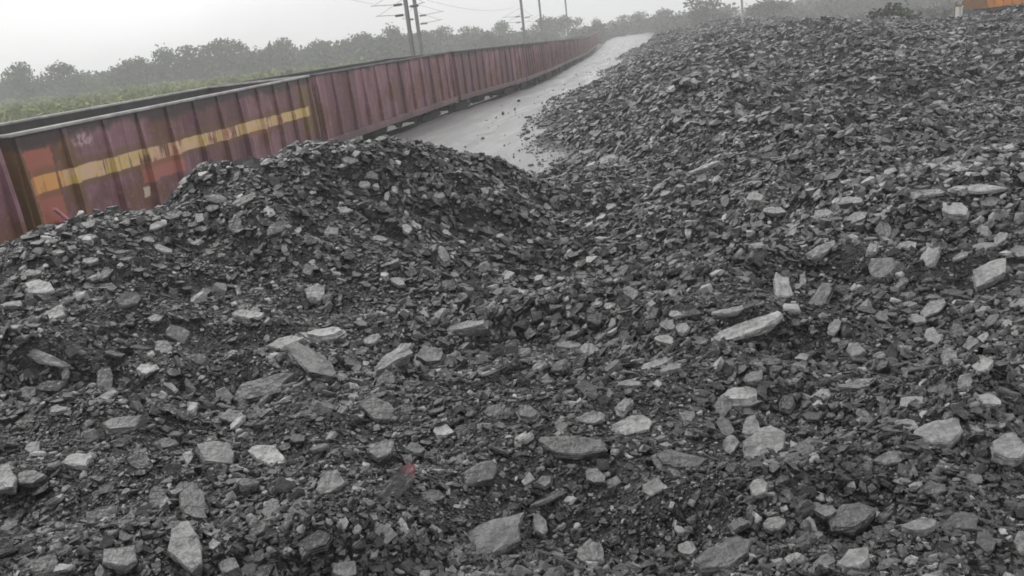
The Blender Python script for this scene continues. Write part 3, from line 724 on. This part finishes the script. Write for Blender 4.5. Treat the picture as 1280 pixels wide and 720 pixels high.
    m.bump(m.math('ADD', st, m.math('MULTIPLY', fn, 0.5)), 0.4, 0.03)
    return m.fin(c, 0.62, 0.35)
BASE = (0.160, 0.068, 0.086)
M_W1 = wagon_mat('striped_wagon_paint', 1, BASE, True, 2.74)
M_W2 = wagon_mat('maroon_wagon_paint', 2, (0.175, 0.076, 0.097), False, 2.84)
M_W3 = wagon_mat('faded_wagon_paint', 5, (0.185, 0.085, 0.107), False, 2.72)
M_RIM = plain('pale_rim_steel', (0.30, 0.295, 0.29), 0.6, 0.35, 3, bump=0.4)  # pale grey rim for the striped wagon
M_RIM2 = plain('dark_rim_steel', (0.08, 0.078, 0.076), 0.6, 0.5, 2, bump=0.4)  # darker tone of rim for the other wagons
M_DARK = plain('grimy_underframe', (0.035, 0.033, 0.032), 0.7, 0.4, 5, bump=0.5)
M_INNER = plain('dark_inner_wall', (0.04, 0.037, 0.036), 0.8, 0.5, 2, bump=0.4)  # inner faces and floor, darker than the outer paint
M_WHEEL = plain('wheel_steel', (0.06, 0.05, 0.045), 0.5, 0.3, 4, metal=0.4)
HL, HW, Z0, Z1 = 6.82, 1.55, 0.86, 2.90
def make_wagon(mat):
    root = empty('goods_wagon')
    b = MB(); t = 0.07
    b.box(-HL, HL, -HW, -HW + t, Z0, Z1); b.box(-HL, HL, HW - t, HW, Z0, Z1)
    b.box(-HL, -HL + t, -HW + t, HW - t, Z0, Z1); b.box(HL - t, HL, -HW + t, HW - t, Z0, Z1)
    b.build('body', mat, root)
    b = MB(); e = 0.012
    for y0, y1 in ((-HW + t + 0.002, -HW + t + e), (HW - t - e, HW - t - 0.002)): b.box(-HL + t + .02, HL - t - .02, y0, y1, Z0 + .1, Z1 - .01)
    b.box(-HL + t + .02, HL - t - .02, -HW + t + .02, HW - t - .02, Z0 + 0.02, Z0 + 0.10)
    b.build('inner_lining', M_INNER, root)
    b = MB(); o = 0.05
    b.box(-HL - o, HL + o, -HW - o, -HW + 0.10, Z1, Z1 + 0.055, 0.012); b.box(-HL - o, HL + o, HW - 0.10, HW + o, Z1, Z1 + 0.055, 0.012)
    b.box(-HL - o, -HL + 0.1, -HW + 0.104, HW - 0.104, Z1, Z1 + 0.053, 0.012); b.box(HL - 0.1, HL + o, -HW + 0.104, HW - 0.104, Z1, Z1 + 0.053, 0.012)
    b.build('top_rim', M_RIM if mat is M_W1 else M_RIM2, root)
    xs = [-6.72, -5.55, -4.35, -3.2, -2.05, -0.85, 0.35, 1.5, 2.7, 3.85, 5.0, 5.9, 6.72]
    for x in xs:
        b = MB()
        b.prism([(-HW - 0.003, Z0 + 0.17), (-HW - 0.12, Z0 + 0.17), (-HW - 0.10, Z0 + 1.1), (-HW - 0.045, Z1 - 0.02), (-HW - 0.003, Z1 - 0.02)], 'x', x - 0.055, x + 0.055)
        b.build('side_post', mat, root)
    b = MB()
    for x in xs[::2]: b.prism([(HW + 0.003, Z0 + 0.17), (HW + 0.12, Z0 + 0.17), (HW + 0.045, Z1 - 0.02), (HW + 0.003, Z1 - 0.02)], 'x', x - 0.055, x + 0.055)
    b.build('far_side_frame', mat, root)
    b = MB(); b.box(-HL, HL, -HW - 0.13, -HW - 0.004, Z0 - 0.06, Z0 + 0.165, 0.01); b.box(-HL, HL, HW + 0.004, HW + 0.13, Z0 - 0.06, Z0 + 0.165, 0.01)
    b.build('side_sill', mat, root)
    b = MB(); b.box(-HL, HL, -0.25, 0.25, Z0 - 0.28, Z0 - 0.004)
    for x in (-4.7, 0, 4.7): b.box(x - 0.2, x + 0.2, -1.35, -0.253, Z0 - 0.2, Z0 - 0.005); b.box(x - 0.2, x + 0.2, 0.253, 1.35, Z0 - 0.2, Z0 - 0.005)
    b.box(-1.6, -0.5, -1.0, -0.5, Z0 - 0.5, Z0 - 0.21, 0.04)
    b.build('underframe', M_DARK, root)
    for e in (-1, 1):
        b = MB(); b.tube([(e * HL, 0, 0.62), (e * (HL + 0.17), 0, 0.62)], 0.11, 10); b.box(min(e * (HL + .08), e * (HL + .195)), max(e * (HL + .08), e * (HL + .195)), -0.16, 0.16, 0.46, 0.78, 0.03)
        b.build('coupler', M_DARK, root)
        bx = e * 4.7; b = MB()
        for sy in (-1, 1):
            b.prism([(bx - 1.25, 0.40), (bx - 1.15, 0.56), (bx - 0.5, 0.62), (bx + 0.5, 0.62), (bx + 1.15, 0.56), (bx + 1.25, 0.40), (bx + 0.8, 0.36), (bx + 0.4, 0.18), (bx - 0.4, 0.18), (bx - 0.8, 0.36)], 'y', sy * 1.03 - 0.06, sy * 1.03 + 0.06)
        b.box(bx - 0.2, bx + 0.2, -0.965, 0.965, 0.3, 0.6)
        bo = b.build('bogie', M_DARK, root)
        for dx in (-0.95, 0.95):
            b = MB(); x = bx + dx
            b.tube([(x, -0.90, 0.46), (x, -0.76, 0.46)], 0.455, 20); b.tube([(x, 0.76, 0.46), (x, 0.90, 0.46)], 0.455, 20)
            b.tube([(x, -0.98, 0.46), (x, 0.98, 0.46)], 0.08, 8)
            b.build('wheelset', M_WHEEL, bo)
    return root
def copy_tree(o, parent=None):
    c = o.copy(); C.objects.link(c)
    if parent: c.parent = parent
    for ch in list(o.children): copy_tree(ch, c)
    return c
S1 = S_AT_Y(26.75)
def put_wagon(o, k):
    a, b_ = S1 + 14 * (k - 2) + 0.34, S1 + 14 * (k - 1) - 0.34
    p0 = np.array(track(a)[:2]); p1 = np.array(track(b_)[:2]); t = (p1 - p0) / np.linalg.norm(p1 - p0)
    c = (p0 + p1) / 2 + np.array([-t[1], t[0]]) * HW
    z0, z1 = float(gz(p0[1])), float(gz(p1[1]))
    o.location = (c[0], c[1], ZR + 0.265 + (z0 + z1) / 2); o.rotation_euler = (0, -math.atan2(z1 - z0, np.linalg.norm(p1 - p0)), math.atan2(t[1], t[0]))
w1 = make_wagon(M_W1); w2 = make_wagon(M_W2); w3 = make_wagon(M_W3)
b = MB(); b.tube([(-6.5, -HW - 0.17, 1.78), (-5.93, -HW - 0.17, 1.28)], 0.03, 8); b.tube([(-6.55, -HW - 0.17, 1.27), (-5.85, -HW - 0.17, 1.18)], 0.028, 8)
b.tube([(-6.2, -HW - 0.17, 1.52), (-6.2, -HW - 0.004, 1.52)], 0.03, 8)
b.build('brake_lever', plain('pink_lever_paint', (0.55, 0.24, 0.30), 0.5), w1)
WL = {1: 'nearest maroon open wagon with a broken yellow stripe along its ribbed side', 2: 'maroon open wagon coupled directly beyond the yellow-striped wagon',
      0: 'maroon wagon end cut off by the left edge, in front of the striped wagon', 3: 'third maroon wagon in the rake, counting the yellow-striped wagon as first', 4: 'fourth wagon in the rake from the yellow-striped one, faded and hazy',
      5: 'fifth wagon in the rake from the yellow-striped one, greyed by haze', 6: 'sixth hazy wagon from the yellow-striped one, beside the pale road', 7: 'seventh tiny hazy wagon from the yellow-striped one, beside the road bend',
      8: 'eighth hazy wagon from the yellow-striped one, near the far road end', 9: 'ninth hazy wagon from the yellow-striped one, near the far road end', 10: 'tenth hazy wagon from the yellow-striped one, last but one before the road end', 11: 'farthest wagon of the rake, fading into haze at the road end'}
for k in range(0, 12):
    o = w1 if k == 1 else w2 if k == 2 else w3 if k == 3 else copy_tree(w2 if k in (0, 5, 8, 10) else w3)
    put_wagon(o, k); tag(o, WL[k], 'wagon', 'open wagons of the goods train')

# ------------------------------------------------------------------ overhead line masts
M_MAST = plain('galvanised_mast', (0.20, 0.20, 0.20), 0.6, 0.2, 2)
M_INS = plain('brown_insulator', (0.07, 0.05, 0.045), 0.3)
def mast(x, y, hgt, wd, ang, label, brackets=True):
    r = empty('overhead_line_mast', (x, y, ZR + float(gz(y))), ang); tag(r, label, 'mast', 'masts carrying the overhead line')
    b = MB(); w2_ = wd / 2
    b.box(-w2_, w2_, -w2_, -w2_ + .02, 0, hgt); b.box(-w2_, w2_, w2_ - .02, w2_, 0, hgt); b.box(-.012, .012, -w2_ + .02, w2_ - .02, 0, hgt)
    b.build('pole', M_MAST, r)
    b = MB(); b.box(-.35, .35, -.35, .35, 0, 0.35, .03); b.build('footing', plain('concrete_footing', (0.3, 0.3, 0.29), 0.8), r)
    if brackets:
        for zz, ln, sg in ((5.7, 1.9, 1), (5.2, 1.7, 1), (5.55, 1.0, -1)):
            b = MB(); b.tube([(sg * w2_, 0, zz), (sg * ln, 0, zz + 0.12)], 0.014, 8); b.tube([(sg * w2_, 0, zz + 0.75), (sg * ln * .9, 0, zz + 0.13)], 0.009, 6)
            a = b.build('cantilever', M_MAST, r)
            b = MB()
            for q in range(5): b.tube([(sg * (w2_ + .15 + q * .09), 0, zz + .01), (sg * (w2_ + .19 + q * .09), 0, zz + .012)], 0.065, 10)
            b.build('insulator', M_INS, a)
    return r
mast(-3.5, 45.5, 9.2, 0.16, R(160), 'taller left mast of the close pair standing behind the maroon wagons')
mast(-4.05, 60, 9.2, 0.19, R(-15), 'right mast of the close pair, its foot lost among hazy trees')
mast(3.9, 85, 9.2, 0.20, R(165), 'single hazy mast right of the close pair, nearest of the three far masts')
mast(7.2, 110, 9.2, 0.20, R(165), 'second far hazy mast, between two others above the train')
mast(13.1, 140, 9.2, 0.20, R(165), 'thin far mast, rightmost above the hazy trees beyond the train')
def wire(p, q, sag, r, label):
    b = MB(); pts = []
    for k in range(25):
        t = k / 24; v = Vector(p).lerp(Vector(q), t); v.z -= sag * 4 * t * (1 - t); pts.append(v)
    b.tube(pts, r, 5); tag(b.build('overhead_wire', M_MAST), label, 'wire', 'wires of the overhead line')
wire((-5.2, 8, 5.6), (-5.2 + .1, 46, 5.1), 0.25, 0.006, 'thin overhead wire running from the left mast towards the left edge')
wire((-2.5, 46, 5.0), (3.2, 85, 5.0), 0.4, 0.007, 'thin overhead wire hanging between the close pair and the far masts')

# ------------------------------------------------------------------ trees and scrub
def leaf_mat(name, a, b_):
    m = NT(name); oi = m.noise(0.9, 4); n2 = m.noise(0.2, 3)
    return m.fin(m.mix(n2, m.ramp(oi, [(0.35, a), (0.65, b_)]), a), 0.7, 0.2)
M_LEAF = leaf_mat('tree_leaves', (0.024, 0.034, 0.016), (0.062, 0.078, 0.036))
M_SCRUB = leaf_mat('scrub_leaves', (0.085, 0.115, 0.022), (0.26, 0.28, 0.07))
M_BARK = plain('bark', (0.06, 0.05, 0.042), 0.85)
def crown_np(seed, hgt, wid, nl, leaf, low=0.18):
    """leaf clumps spread through a handful of uneven lobes"""
    g = np.random.default_rng(seed); k = g.integers(6, 10)
    cz = g.uniform(low + .12, 0.86, k) * hgt; cr = g.uniform(0.16, 0.30, k) * hgt * .9
    ca = g.uniform(0, 6.28, k); rr = g.uniform(0, 0.75, k) * wid / 2 * np.sin(np.clip(cz / hgt, 0.15, .95) * math.pi) ** .6
    c = np.stack([np.cos(ca) * rr, np.sin(ca) * rr, cz], 1)
    if low <= 0:
        cz = g.uniform(.08, .62, k) * hgt; rr = np.sqrt(g.random(k)) * wid * .42 * np.clip(1.15 - cz / hgt, .2, 1); cr = np.full(k, .34 * hgt) * g.uniform(.7, 1.2, k); c = np.stack([np.cos(ca) * rr, np.sin(ca) * rr, cz], 1)
    t = g.integers(0, k, nl); v = g.normal(0, 1, (nl, 3)); v /= np.linalg.norm(v, axis=1, keepdims=True)
    rad = g.random(nl) ** 0.45 * (1 + 0.35 * (g.random(nl) < .12))
    P = c[t] + v * (cr[t] * rad)[:, None] * np.array([1.15, 1.15, 0.82])
    P[:, 2] = np.clip(P[:, 2], hgt * .05, None)
    a = g.normal(0, 1, (nl, 3)); a /= np.linalg.norm(a, axis=1, keepdims=True); b_ = np.cross(a, g.normal(0, 1, (nl, 3))); b_ /= np.linalg.norm(b_, axis=1, keepdims=True)
    s_ = leaf * g.uniform(.5, 1.25, nl)[:, None]
    q = np.stack([P + a * s_, P + b_ * s_ * .6, P - a * s_ * .8, P - b_ * s_ * .7], 1).reshape(-1, 3)
    return q
def leaf_mesh(name, q):
    n = len(q) // 4; return mesh_np(name, q, np.arange(n * 4), np.full(n, 4))
TPL = []
for sd in range(6):
    hgt = 9.0; q = crown_np(100 + sd, hgt, 9 + sd % 3 * 1.5, 1500, 0.34)
    t = MB(); g = random.Random(sd)
    top = Vector((g.uniform(-.4, .4), g.uniform(-.4, .4), hgt * .62)); t.tube([(0, 0, -0.3), (0, 0, hgt * .2), tuple(top)], [.24, .18, .06], 7)
    for _ in range(5):
        z = g.uniform(.22, .5) * hgt; an = g.uniform(0, 6.28); l_ = g.uniform(1.4, 2.6); t.tube([(0, 0, z), (math.cos(an) * l_, math.sin(an) * l_, z + g.uniform(1, 2.2))], [.09, .03], 5)
    tm = t.build('trunk', M_BARK); TPL.append((leaf_mesh('crown', q), tm.data)); bpy.data.objects.remove(tm)
for c_, _ in TPL: c_.materials.append(M_LEAF)
def tree(px, top_y, Y, k, label, name='tree', group='hazy trees of the far tree line'):
    d = ray(px, top_y); t = Y / d[1]; x, z = d[0] * t, H + d[2] * t
    Y *= 0.75; d = ray(px, top_y); t = Y / d[1]; x, z = d[0] * t, H + d[2] * t; g0 = ZR + float(gz2(x, Y)); sc = (z - g0) / 8.7
    r = empty(name, (x, Y, g0), k * 1.3); r.scale = (sc * (1.0 + .25 * (k % 3)), sc * (1.0 + .25 * (k % 3)), sc); tag(r, label, 'tree', group)
    for me, nm in zip(TPL[k % 6], ('crown', 'trunk')):
        o = bpy.data.objects.new(nm, me); C.objects.link(o); o.parent = r
    return r
TR = [(22, 80, 225, 0, 'leftmost tree standing out of the far tree line, at the left edge'), (85, 77, 232, 1, 'low round tree in the tree line, second from the left edge'),
      (168, 71, 238, 2, 'low tree left of the tallest hazy tree of the line'), (202, 58, 245, 3, 'tree on the left shoulder of the tallest hazy tree'),
      (254, 46, 250, 4, 'tallest hazy tree, a domed crown above the green field'), (293, 50, 252, 5, 'tree just right of the tallest domed tree'),
      (352, 49, 258, 0, 'flat-topped tree midway between the tallest domed tree and the twin masts'), (405, 49, 262, 1, 'tree left of the dip before the twin masts'),
      (452, 40, 262, 2, 'sloping tree just left of the broad tree behind the twin masts'), (488, 31, 262, 3, 'broad domed tree directly left of the twin masts'),
      (541, 31, 275, 4, 'domed tree directly right of the twin masts'), (592, 33, 290, 5, 'low tree between the twin masts and the far masts'),
      (626, 27, 300, 0, 'small tree just left of the first far mast'), (688, 20, 310, 1, 'broad tree between the far masts'), (704, 19, 318, 2, 'tree behind the rightmost far mast'),
      (745, 23, 330, 3, 'small tree left of the far bend of the road'), (790, 13, 330, 4, 'hazy tree above the far end of the road'), (884, -3, 240, 5, 'taller hazy tree on the right beyond the coal heap'),
      (835, 10, 300, 1, 'low hazy tree just right of the road end'), (960, -2, 230, 2, 'hazy tree far behind the coal heap, right of the pale post')]
for t in TR: tree(*t)
# the wood behind, one mass
g = np.random.default_rng(77); parts = []
for k in range(210):
    px = g.uniform(-160, 1440); left = px < 760; Y = g.uniform(182, 235) if left else g.uniform(190, 320)
    d = ray(px, 40); x = d[0] * Y / d[1]
    top = np.interp(px, [-160, 0, 100, 250, 480, 640, 800, 900, 1440], [7.6, 7.0, 6.8, 8.2, 7.4, 4.7, 6.0, 6.4, 6.2])
    h_ = top * g.uniform(0.70, 1.0)
    q = crown_np(1000 + k, h_, h_ * 1.8, 520, 0.60, low=0.0); parts.append(q + np.array([x, Y, ZR + float(gz2(x, Y))]))
for k in range(160):                                        # dark scrub right of the road end
    Y = g.uniform(85, 230); px = g.uniform(805, 1290); d = ray(px, 30); x = d[0] * Y / d[1]; h_ = g.uniform(1.0, 2.4)
    q = crown_np(5000 + k, h_, h_ * 3, 160, 0.28, low=0.0); parts.append(q + np.array([x, Y, ZR + float(gz2(x, Y))]))
me = leaf_mesh('far_wood', np.concatenate(parts)); me.materials.append(M_LEAF); tag(link('far_wood', me), kind='stuff')
# field scrub: countless small tufts behind the train
parts = []
for k in range(2400):
    Y = math.exp(g.uniform(math.log(55), math.log(180))); px = g.uniform(-150, 640); d = ray(px, 100); x = d[0] * Y / d[1]
    xs_, ys_, _, _ = track(np.interp(min(Y, 205), NY, PS)); 
    if x > xs_ - 9: continue
    if noise2(x * 0.03, Y * 0.03, 21) < -0.12: continue
    tall = Y > 85; h_ = g.uniform(0.9, 2.3) if tall else g.uniform(0.3, 1.0); q = crown_np(3000 + k, h_, h_ * 2.4, 70 if tall else 34, 0.20 * max(.5, h_), low=0.0); parts.append(q + np.array([x, Y, ZR + float(gz2(x, Y))]))
me = leaf_mesh('field_scrub', np.concatenate(parts)); me.materials.append(M_SCRUB); tag(link('field_scrub', me), kind='stuff')
def bush(px, y, Y, h_, w_, label, mat=M_LEAF):
    d = ray(px, y); x = d[0] * Y / d[1]; z = max(ZR + float(gz2(x, Y)), float(heap_h(np.array([x]), np.array([Y]))[0]) if Y < 95 and px > 800 else ZR + float(gz2(x, Y))) - 0.1
    r = empty('bush', (x, Y, z)); tag(r, label, 'bush', 'bushes around the yard')
    me = leaf_mesh('foliage', crown_np(int(px) + 7, h_, w_, 900, 0.10 * h_, low=0.0)); link('foliage', me, mat, r)
    b = MB(); b.tube([(0, 0, -.1), (0.05, 0, h_ * .5)], [.05, .02], 6)
    b.tube([(0, 0, .1), (-0.25 * h_, .1, h_ * .55)], [.035, .015], 5); b.build('stem', M_BARK, r)
bush(92, 122, 120, 2.6, 5, 'dark green bush in the field, left of the tallest domed tree', M_SCRUB)
bush(30, 128, 110, 2.0, 5, 'low green bush in the field near the left edge', M_SCRUB)
bush(275, 92, 140, 2.2, 5, 'green bush in the field below the tallest domed tree', M_SCRUB)
bush(1113, 18, 58, 2.0, 3.6, 'dark rounded bush on the far crest of the coal heap')
bush(955, 14, 95, 3.0, 8, 'hazy bush behind the heap, right of the pale post')
bush(1040, 8, 110, 3.0, 8, 'hazy bush behind the heap, left of the dark rounded bush')
bush(850, 25, 120, 3.2, 12, 'hazy scrub clump right of the far end of the road')
b = MB(); b.box(-.08, .08, -.07, .07, 0, 3.0, .01); 
po = b.build('post', plain('pale_concrete_post', (0.36, 0.355, 0.345), 0.8)); po.name = 'concrete_post'; po.location = (21.3, 75, 0.0)
po.location.z = max(ZR + float(gz(75)), float(heap_h(np.array([21.3]), np.array([75.0]))[0])) - 0.2
tag(po, 'pale thin concrete post standing beyond the coal heap under the sky', 'post')

# ------------------------------------------------------------------ person and tipper truck on the far crest
def person(x, y):
    z = float(heap_h(np.array([x]), np.array([y]))[0]) + 0.03
    r = empty('person', (x, y, z), R(20)); tag(r, 'person standing on the far coal crest in pale loose trousers, beside the orange truck', 'person')
    def skin(name, pts, edges, rads, mat, root=0, sub=2):
        me = bpy.data.meshes.new(name); me.from_pydata(pts, edges, [])
        o = link(name, me, mat, r); o.modifiers.new('skin', 'SKIN')
        for v, q in zip(me.skin_vertices[0].data, rads): v.radius = q if isinstance(q, tuple) else (q, q)
        me.skin_vertices[0].data[root].use_root = True
        m = o.modifiers.new('sub', 'SUBSURF'); m.levels = sub; m.render_levels = sub
        return o
    SK = plain('skin', (0.19, 0.10, 0.065), 0.55, 0.1, 5)
    P = [(0, 0, .95), (0, 0, 1.15), (0, -.01, 1.36), (0, 0, 1.47), (0, .02, 1.56), (0, .03, 1.66)]; rd = [(.145, .10), (.135, .095), (.17, .10), .055, (.075, .085), (.07, .08)]
    E_ = [(0, 1), (1, 2), (2, 3), (3, 4), (4, 5)]
    for sx in (-1, 1):
        n = len(P); P += [(sx * .19, 0, 1.38), (sx * .25, -.02, 1.13), (sx * .24, .08, .90), (sx * .235, .11, .82)]; rd += [.055, .043, .03, (.022, .04)]; E_ += [(2, n), (n, n + 1), (n + 1, n + 2), (n + 2, n + 3)]
        for q in range(4):
            k = len(P); yy_ = .085 + q * .017; P += [(sx * .237, yy_ + .02, .765), (sx * .232, yy_ + .02, .725 + abs(q - 1.4) * .006)]; rd += [.0085, .007]; E_ += [(n + 3, k), (k, k + 1)]
        k = len(P); P += [(sx * .225, .145, .80), (sx * .222, .16, .77)]; rd += [.010, .008]; E_ += [(n + 3, k), (k, k + 1)]
        n = len(P); P += [(sx * .10, 0, .88), (sx * .13, .02, .48), (sx * .145, -.02, .09), (sx * .15, .12, .035)]; rd += [.088, .058, .04, (.045, .03)]; E_ += [(0, n), (n, n + 1), (n + 1, n + 2), (n + 2, n + 3)]
    skin('body', P, E_, rd, SK)
    tp = [(0, 0, 1.0), (-.11, 0, .86), (-.135, .02, .48), (-.15, -.015, .12), (.11, 0, .86), (.135, .02, .48), (.15, -.015, .12)]
    skin('trousers', tp, [(0, 1), (1, 2), (2, 3), (0, 4), (4, 5), (5, 6)], [(.165, .12), .115, .095, .085, .115, .095, .085], plain('pale_trouser_cloth', (0.62, 0.61, 0.58), 0.85, 0.12, 8))
    sp_ = [(0, 0, 0.98), (0, 0, 1.15), (0, -.01, 1.37), (-.19, 0, 1.38), (-.235, -.01, 1.2), (.19, 0, 1.38), (.235, -.01, 1.2)]
    skin('shirt', sp_, [(0, 1), (1, 2), (2, 3), (3, 4), (2, 5), (5, 6)], [(.175, .125), (.16, .115), (.185, .12), .075, .07, .075, .07], plain('grey_shirt_cloth', (0.33, 0.34, 0.36), 0.85, 0.12, 8))
    b = bmesh.new(); bmesh.ops.create_uvsphere(b, u_segments=20, v_segments=12, radius=1)
    for v in b.verts:
        v.co = Vector((v.co.x * .088, v.co.y * .098, v.co.z * .095 if v.co.z > -.2 else v.co.z * .05)) + Vector((0, .008 - .02, 1.665))
    me = bpy.data.meshes.new('hair'); b.to_mesh(me); b.free(); link('hair', me, plain('black_hair', (0.015, 0.013, 0.012), 0.5), r)
person(27.15, 52)

def truck(x, y, z, rz):
    r = empty('tipper_truck', (x, y, z), rz); tag(r, 'orange ribbed tipper truck cut off by the top right corner, behind the coal crest', 'truck')
    OR = plain('orange_body_paint', (0.55, 0.20, 0.035), 0.5, 0.2, 3); CH = plain('blue_grey_chassis', (0.055, 0.065, 0.08), 0.55, 0.3, 4); MR = plain('maroon_mudguard', (0.14, 0.02, 0.05), 0.5)
    RU = plain('tyre_rubber', (0.02, 0.02, 0.02), 0.85); RI = plain('wheel_rim', (0.16, 0.05, 0.06), 0.5); GL = plain('cab_glass', (0.03, 0.035, 0.04), 0.1, 0.1); BR = plain('brown_tailgate', (0.25, 0.12, 0.05), 0.7)  # tailgate is a darker brown than the orange body
    W = 1.2
    b = MB(); t = .06
    b.prism([(0.45, 1.12), (4.6, 1.12), (4.6, 2.75), (0.05, 2.65)], 'y', -W, -W + t); b.prism([(0.45, 1.12), (4.6, 1.12), (4.6, 2.75), (0.05, 2.65)], 'y', W - t, W)
    b.box(0.46, 4.6, -W + t, W - t, 1.12, 1.2); b.box(4.54, 4.6, -W + t, W - t, 1.2, 2.75)
    b.build('tipper_body', OR, r)
    for k in range(7):
        x0 = .75 + k * .6; b = MB()
        for sy in (-1, 1): b.box(x0, x0 + .09, min(sy * (W + .002), sy * (W + .07)), max(sy * (W + .002), sy * (W + .07)), 1.13, 2.62)
        b.build('body_rib', OR, r)
    b = MB(); b.prism([(0.37, 1.10), (0.44, 1.10), (0.04, 2.6), (-.03, 2.6)], 'y', -W + .02, W - .02); b.build('tailgate', BR, r)
    b = MB(); b.box(0.2, 6.6, -.45, -.35, .78, 1.05); b.box(0.2, 6.6, .35, .45, .78, 1.05); b.box(.2, .32, -1.15, 1.15, .8, 1.02); b.box(0.6, 4.5, -1.15, -.5, .95, 1.08); b.build('chassis', CH, r)
    for x0 in (1.25, 2.55):
        b = MB()
        for sy in (-1, 1):
            pr = [(x0 + .62 * math.cos(a), .52 + .58 * math.sin(a)) for a in np.linspace(0.25, math.pi - .25, 9)]; pi_ = [(x0 + .57 * math.cos(a), .52 + .53 * math.sin(a)) for a in np.linspace(math.pi - .25, .25, 9)]
            b.prism(pr + pi_, 'y', sy * .95 - .25, sy * .95 + .25)
        b.build('mudguard', MR, r)
    for x0 in (1.25, 2.55, 5.7):
        for sy in (-1, 1):
            b = MB(); b.tube([(x0, sy * .80, .5), (x0, sy * .84, .5), (x0, sy * 1.06, .5), (x0, sy * 1.10, .5)], [.44, .5, .5, .44], 24); wl = b.build('wheel', RU, r)
            b = MB(); b.tube([(x0, sy * 1.101, .5), (x0, sy * 1.13, .5)], [.27, .22], 16); b.build('rim', RI, wl)
    b = MB(); b.prism([(4.95, .75), (6.75, .75), (6.8, 1.55), (6.55, 2.6), (4.95, 2.65)], 'y', -1.15, 1.15); cb = b.build('cab', OR, r)
    b = MB(); b.prism([(6.81, 1.62), (6.825, 1.62), (6.6, 2.5), (6.585, 2.5)], 'y', -1.0, 1.0)
    for sy in (-1, 1): b.prism([(5.4, 1.6), (6.6, 1.6), (6.4, 2.4), (5.4, 2.4)], 'y', min(sy * 1.152, sy * 1.165), max(sy * 1.152, sy * 1.165))
    b.build('window', GL, cb)
    b = MB(); b.box(6.76, 6.95, -1.15, 1.15, .55, .85, .03); b.build('bumper', CH, r)
truck(29.6, 55.5, 0.0, R(6))

# ------------------------------------------------------------------ haze: one closed box of even air
hz = NT('haze_air'); hz.t.nodes.remove(hz.b)
pv = hz.n('ShaderNodeVolumePrincipled'); pv.inputs['Color'].default_value = (0.97, 0.975, 0.98, 1); pv.inputs['Density'].default_value = 0.0020
pv.inputs['Anisotropy'].default_value = 0.2
hz.l(pv.outputs[0], hz.out.inputs['Volume'])
b = MB(); b.box(-520, 520, -50, 700, -2.2, 15)
ho = b.build('haze', hz.m); tag(ho, kind='stuff')
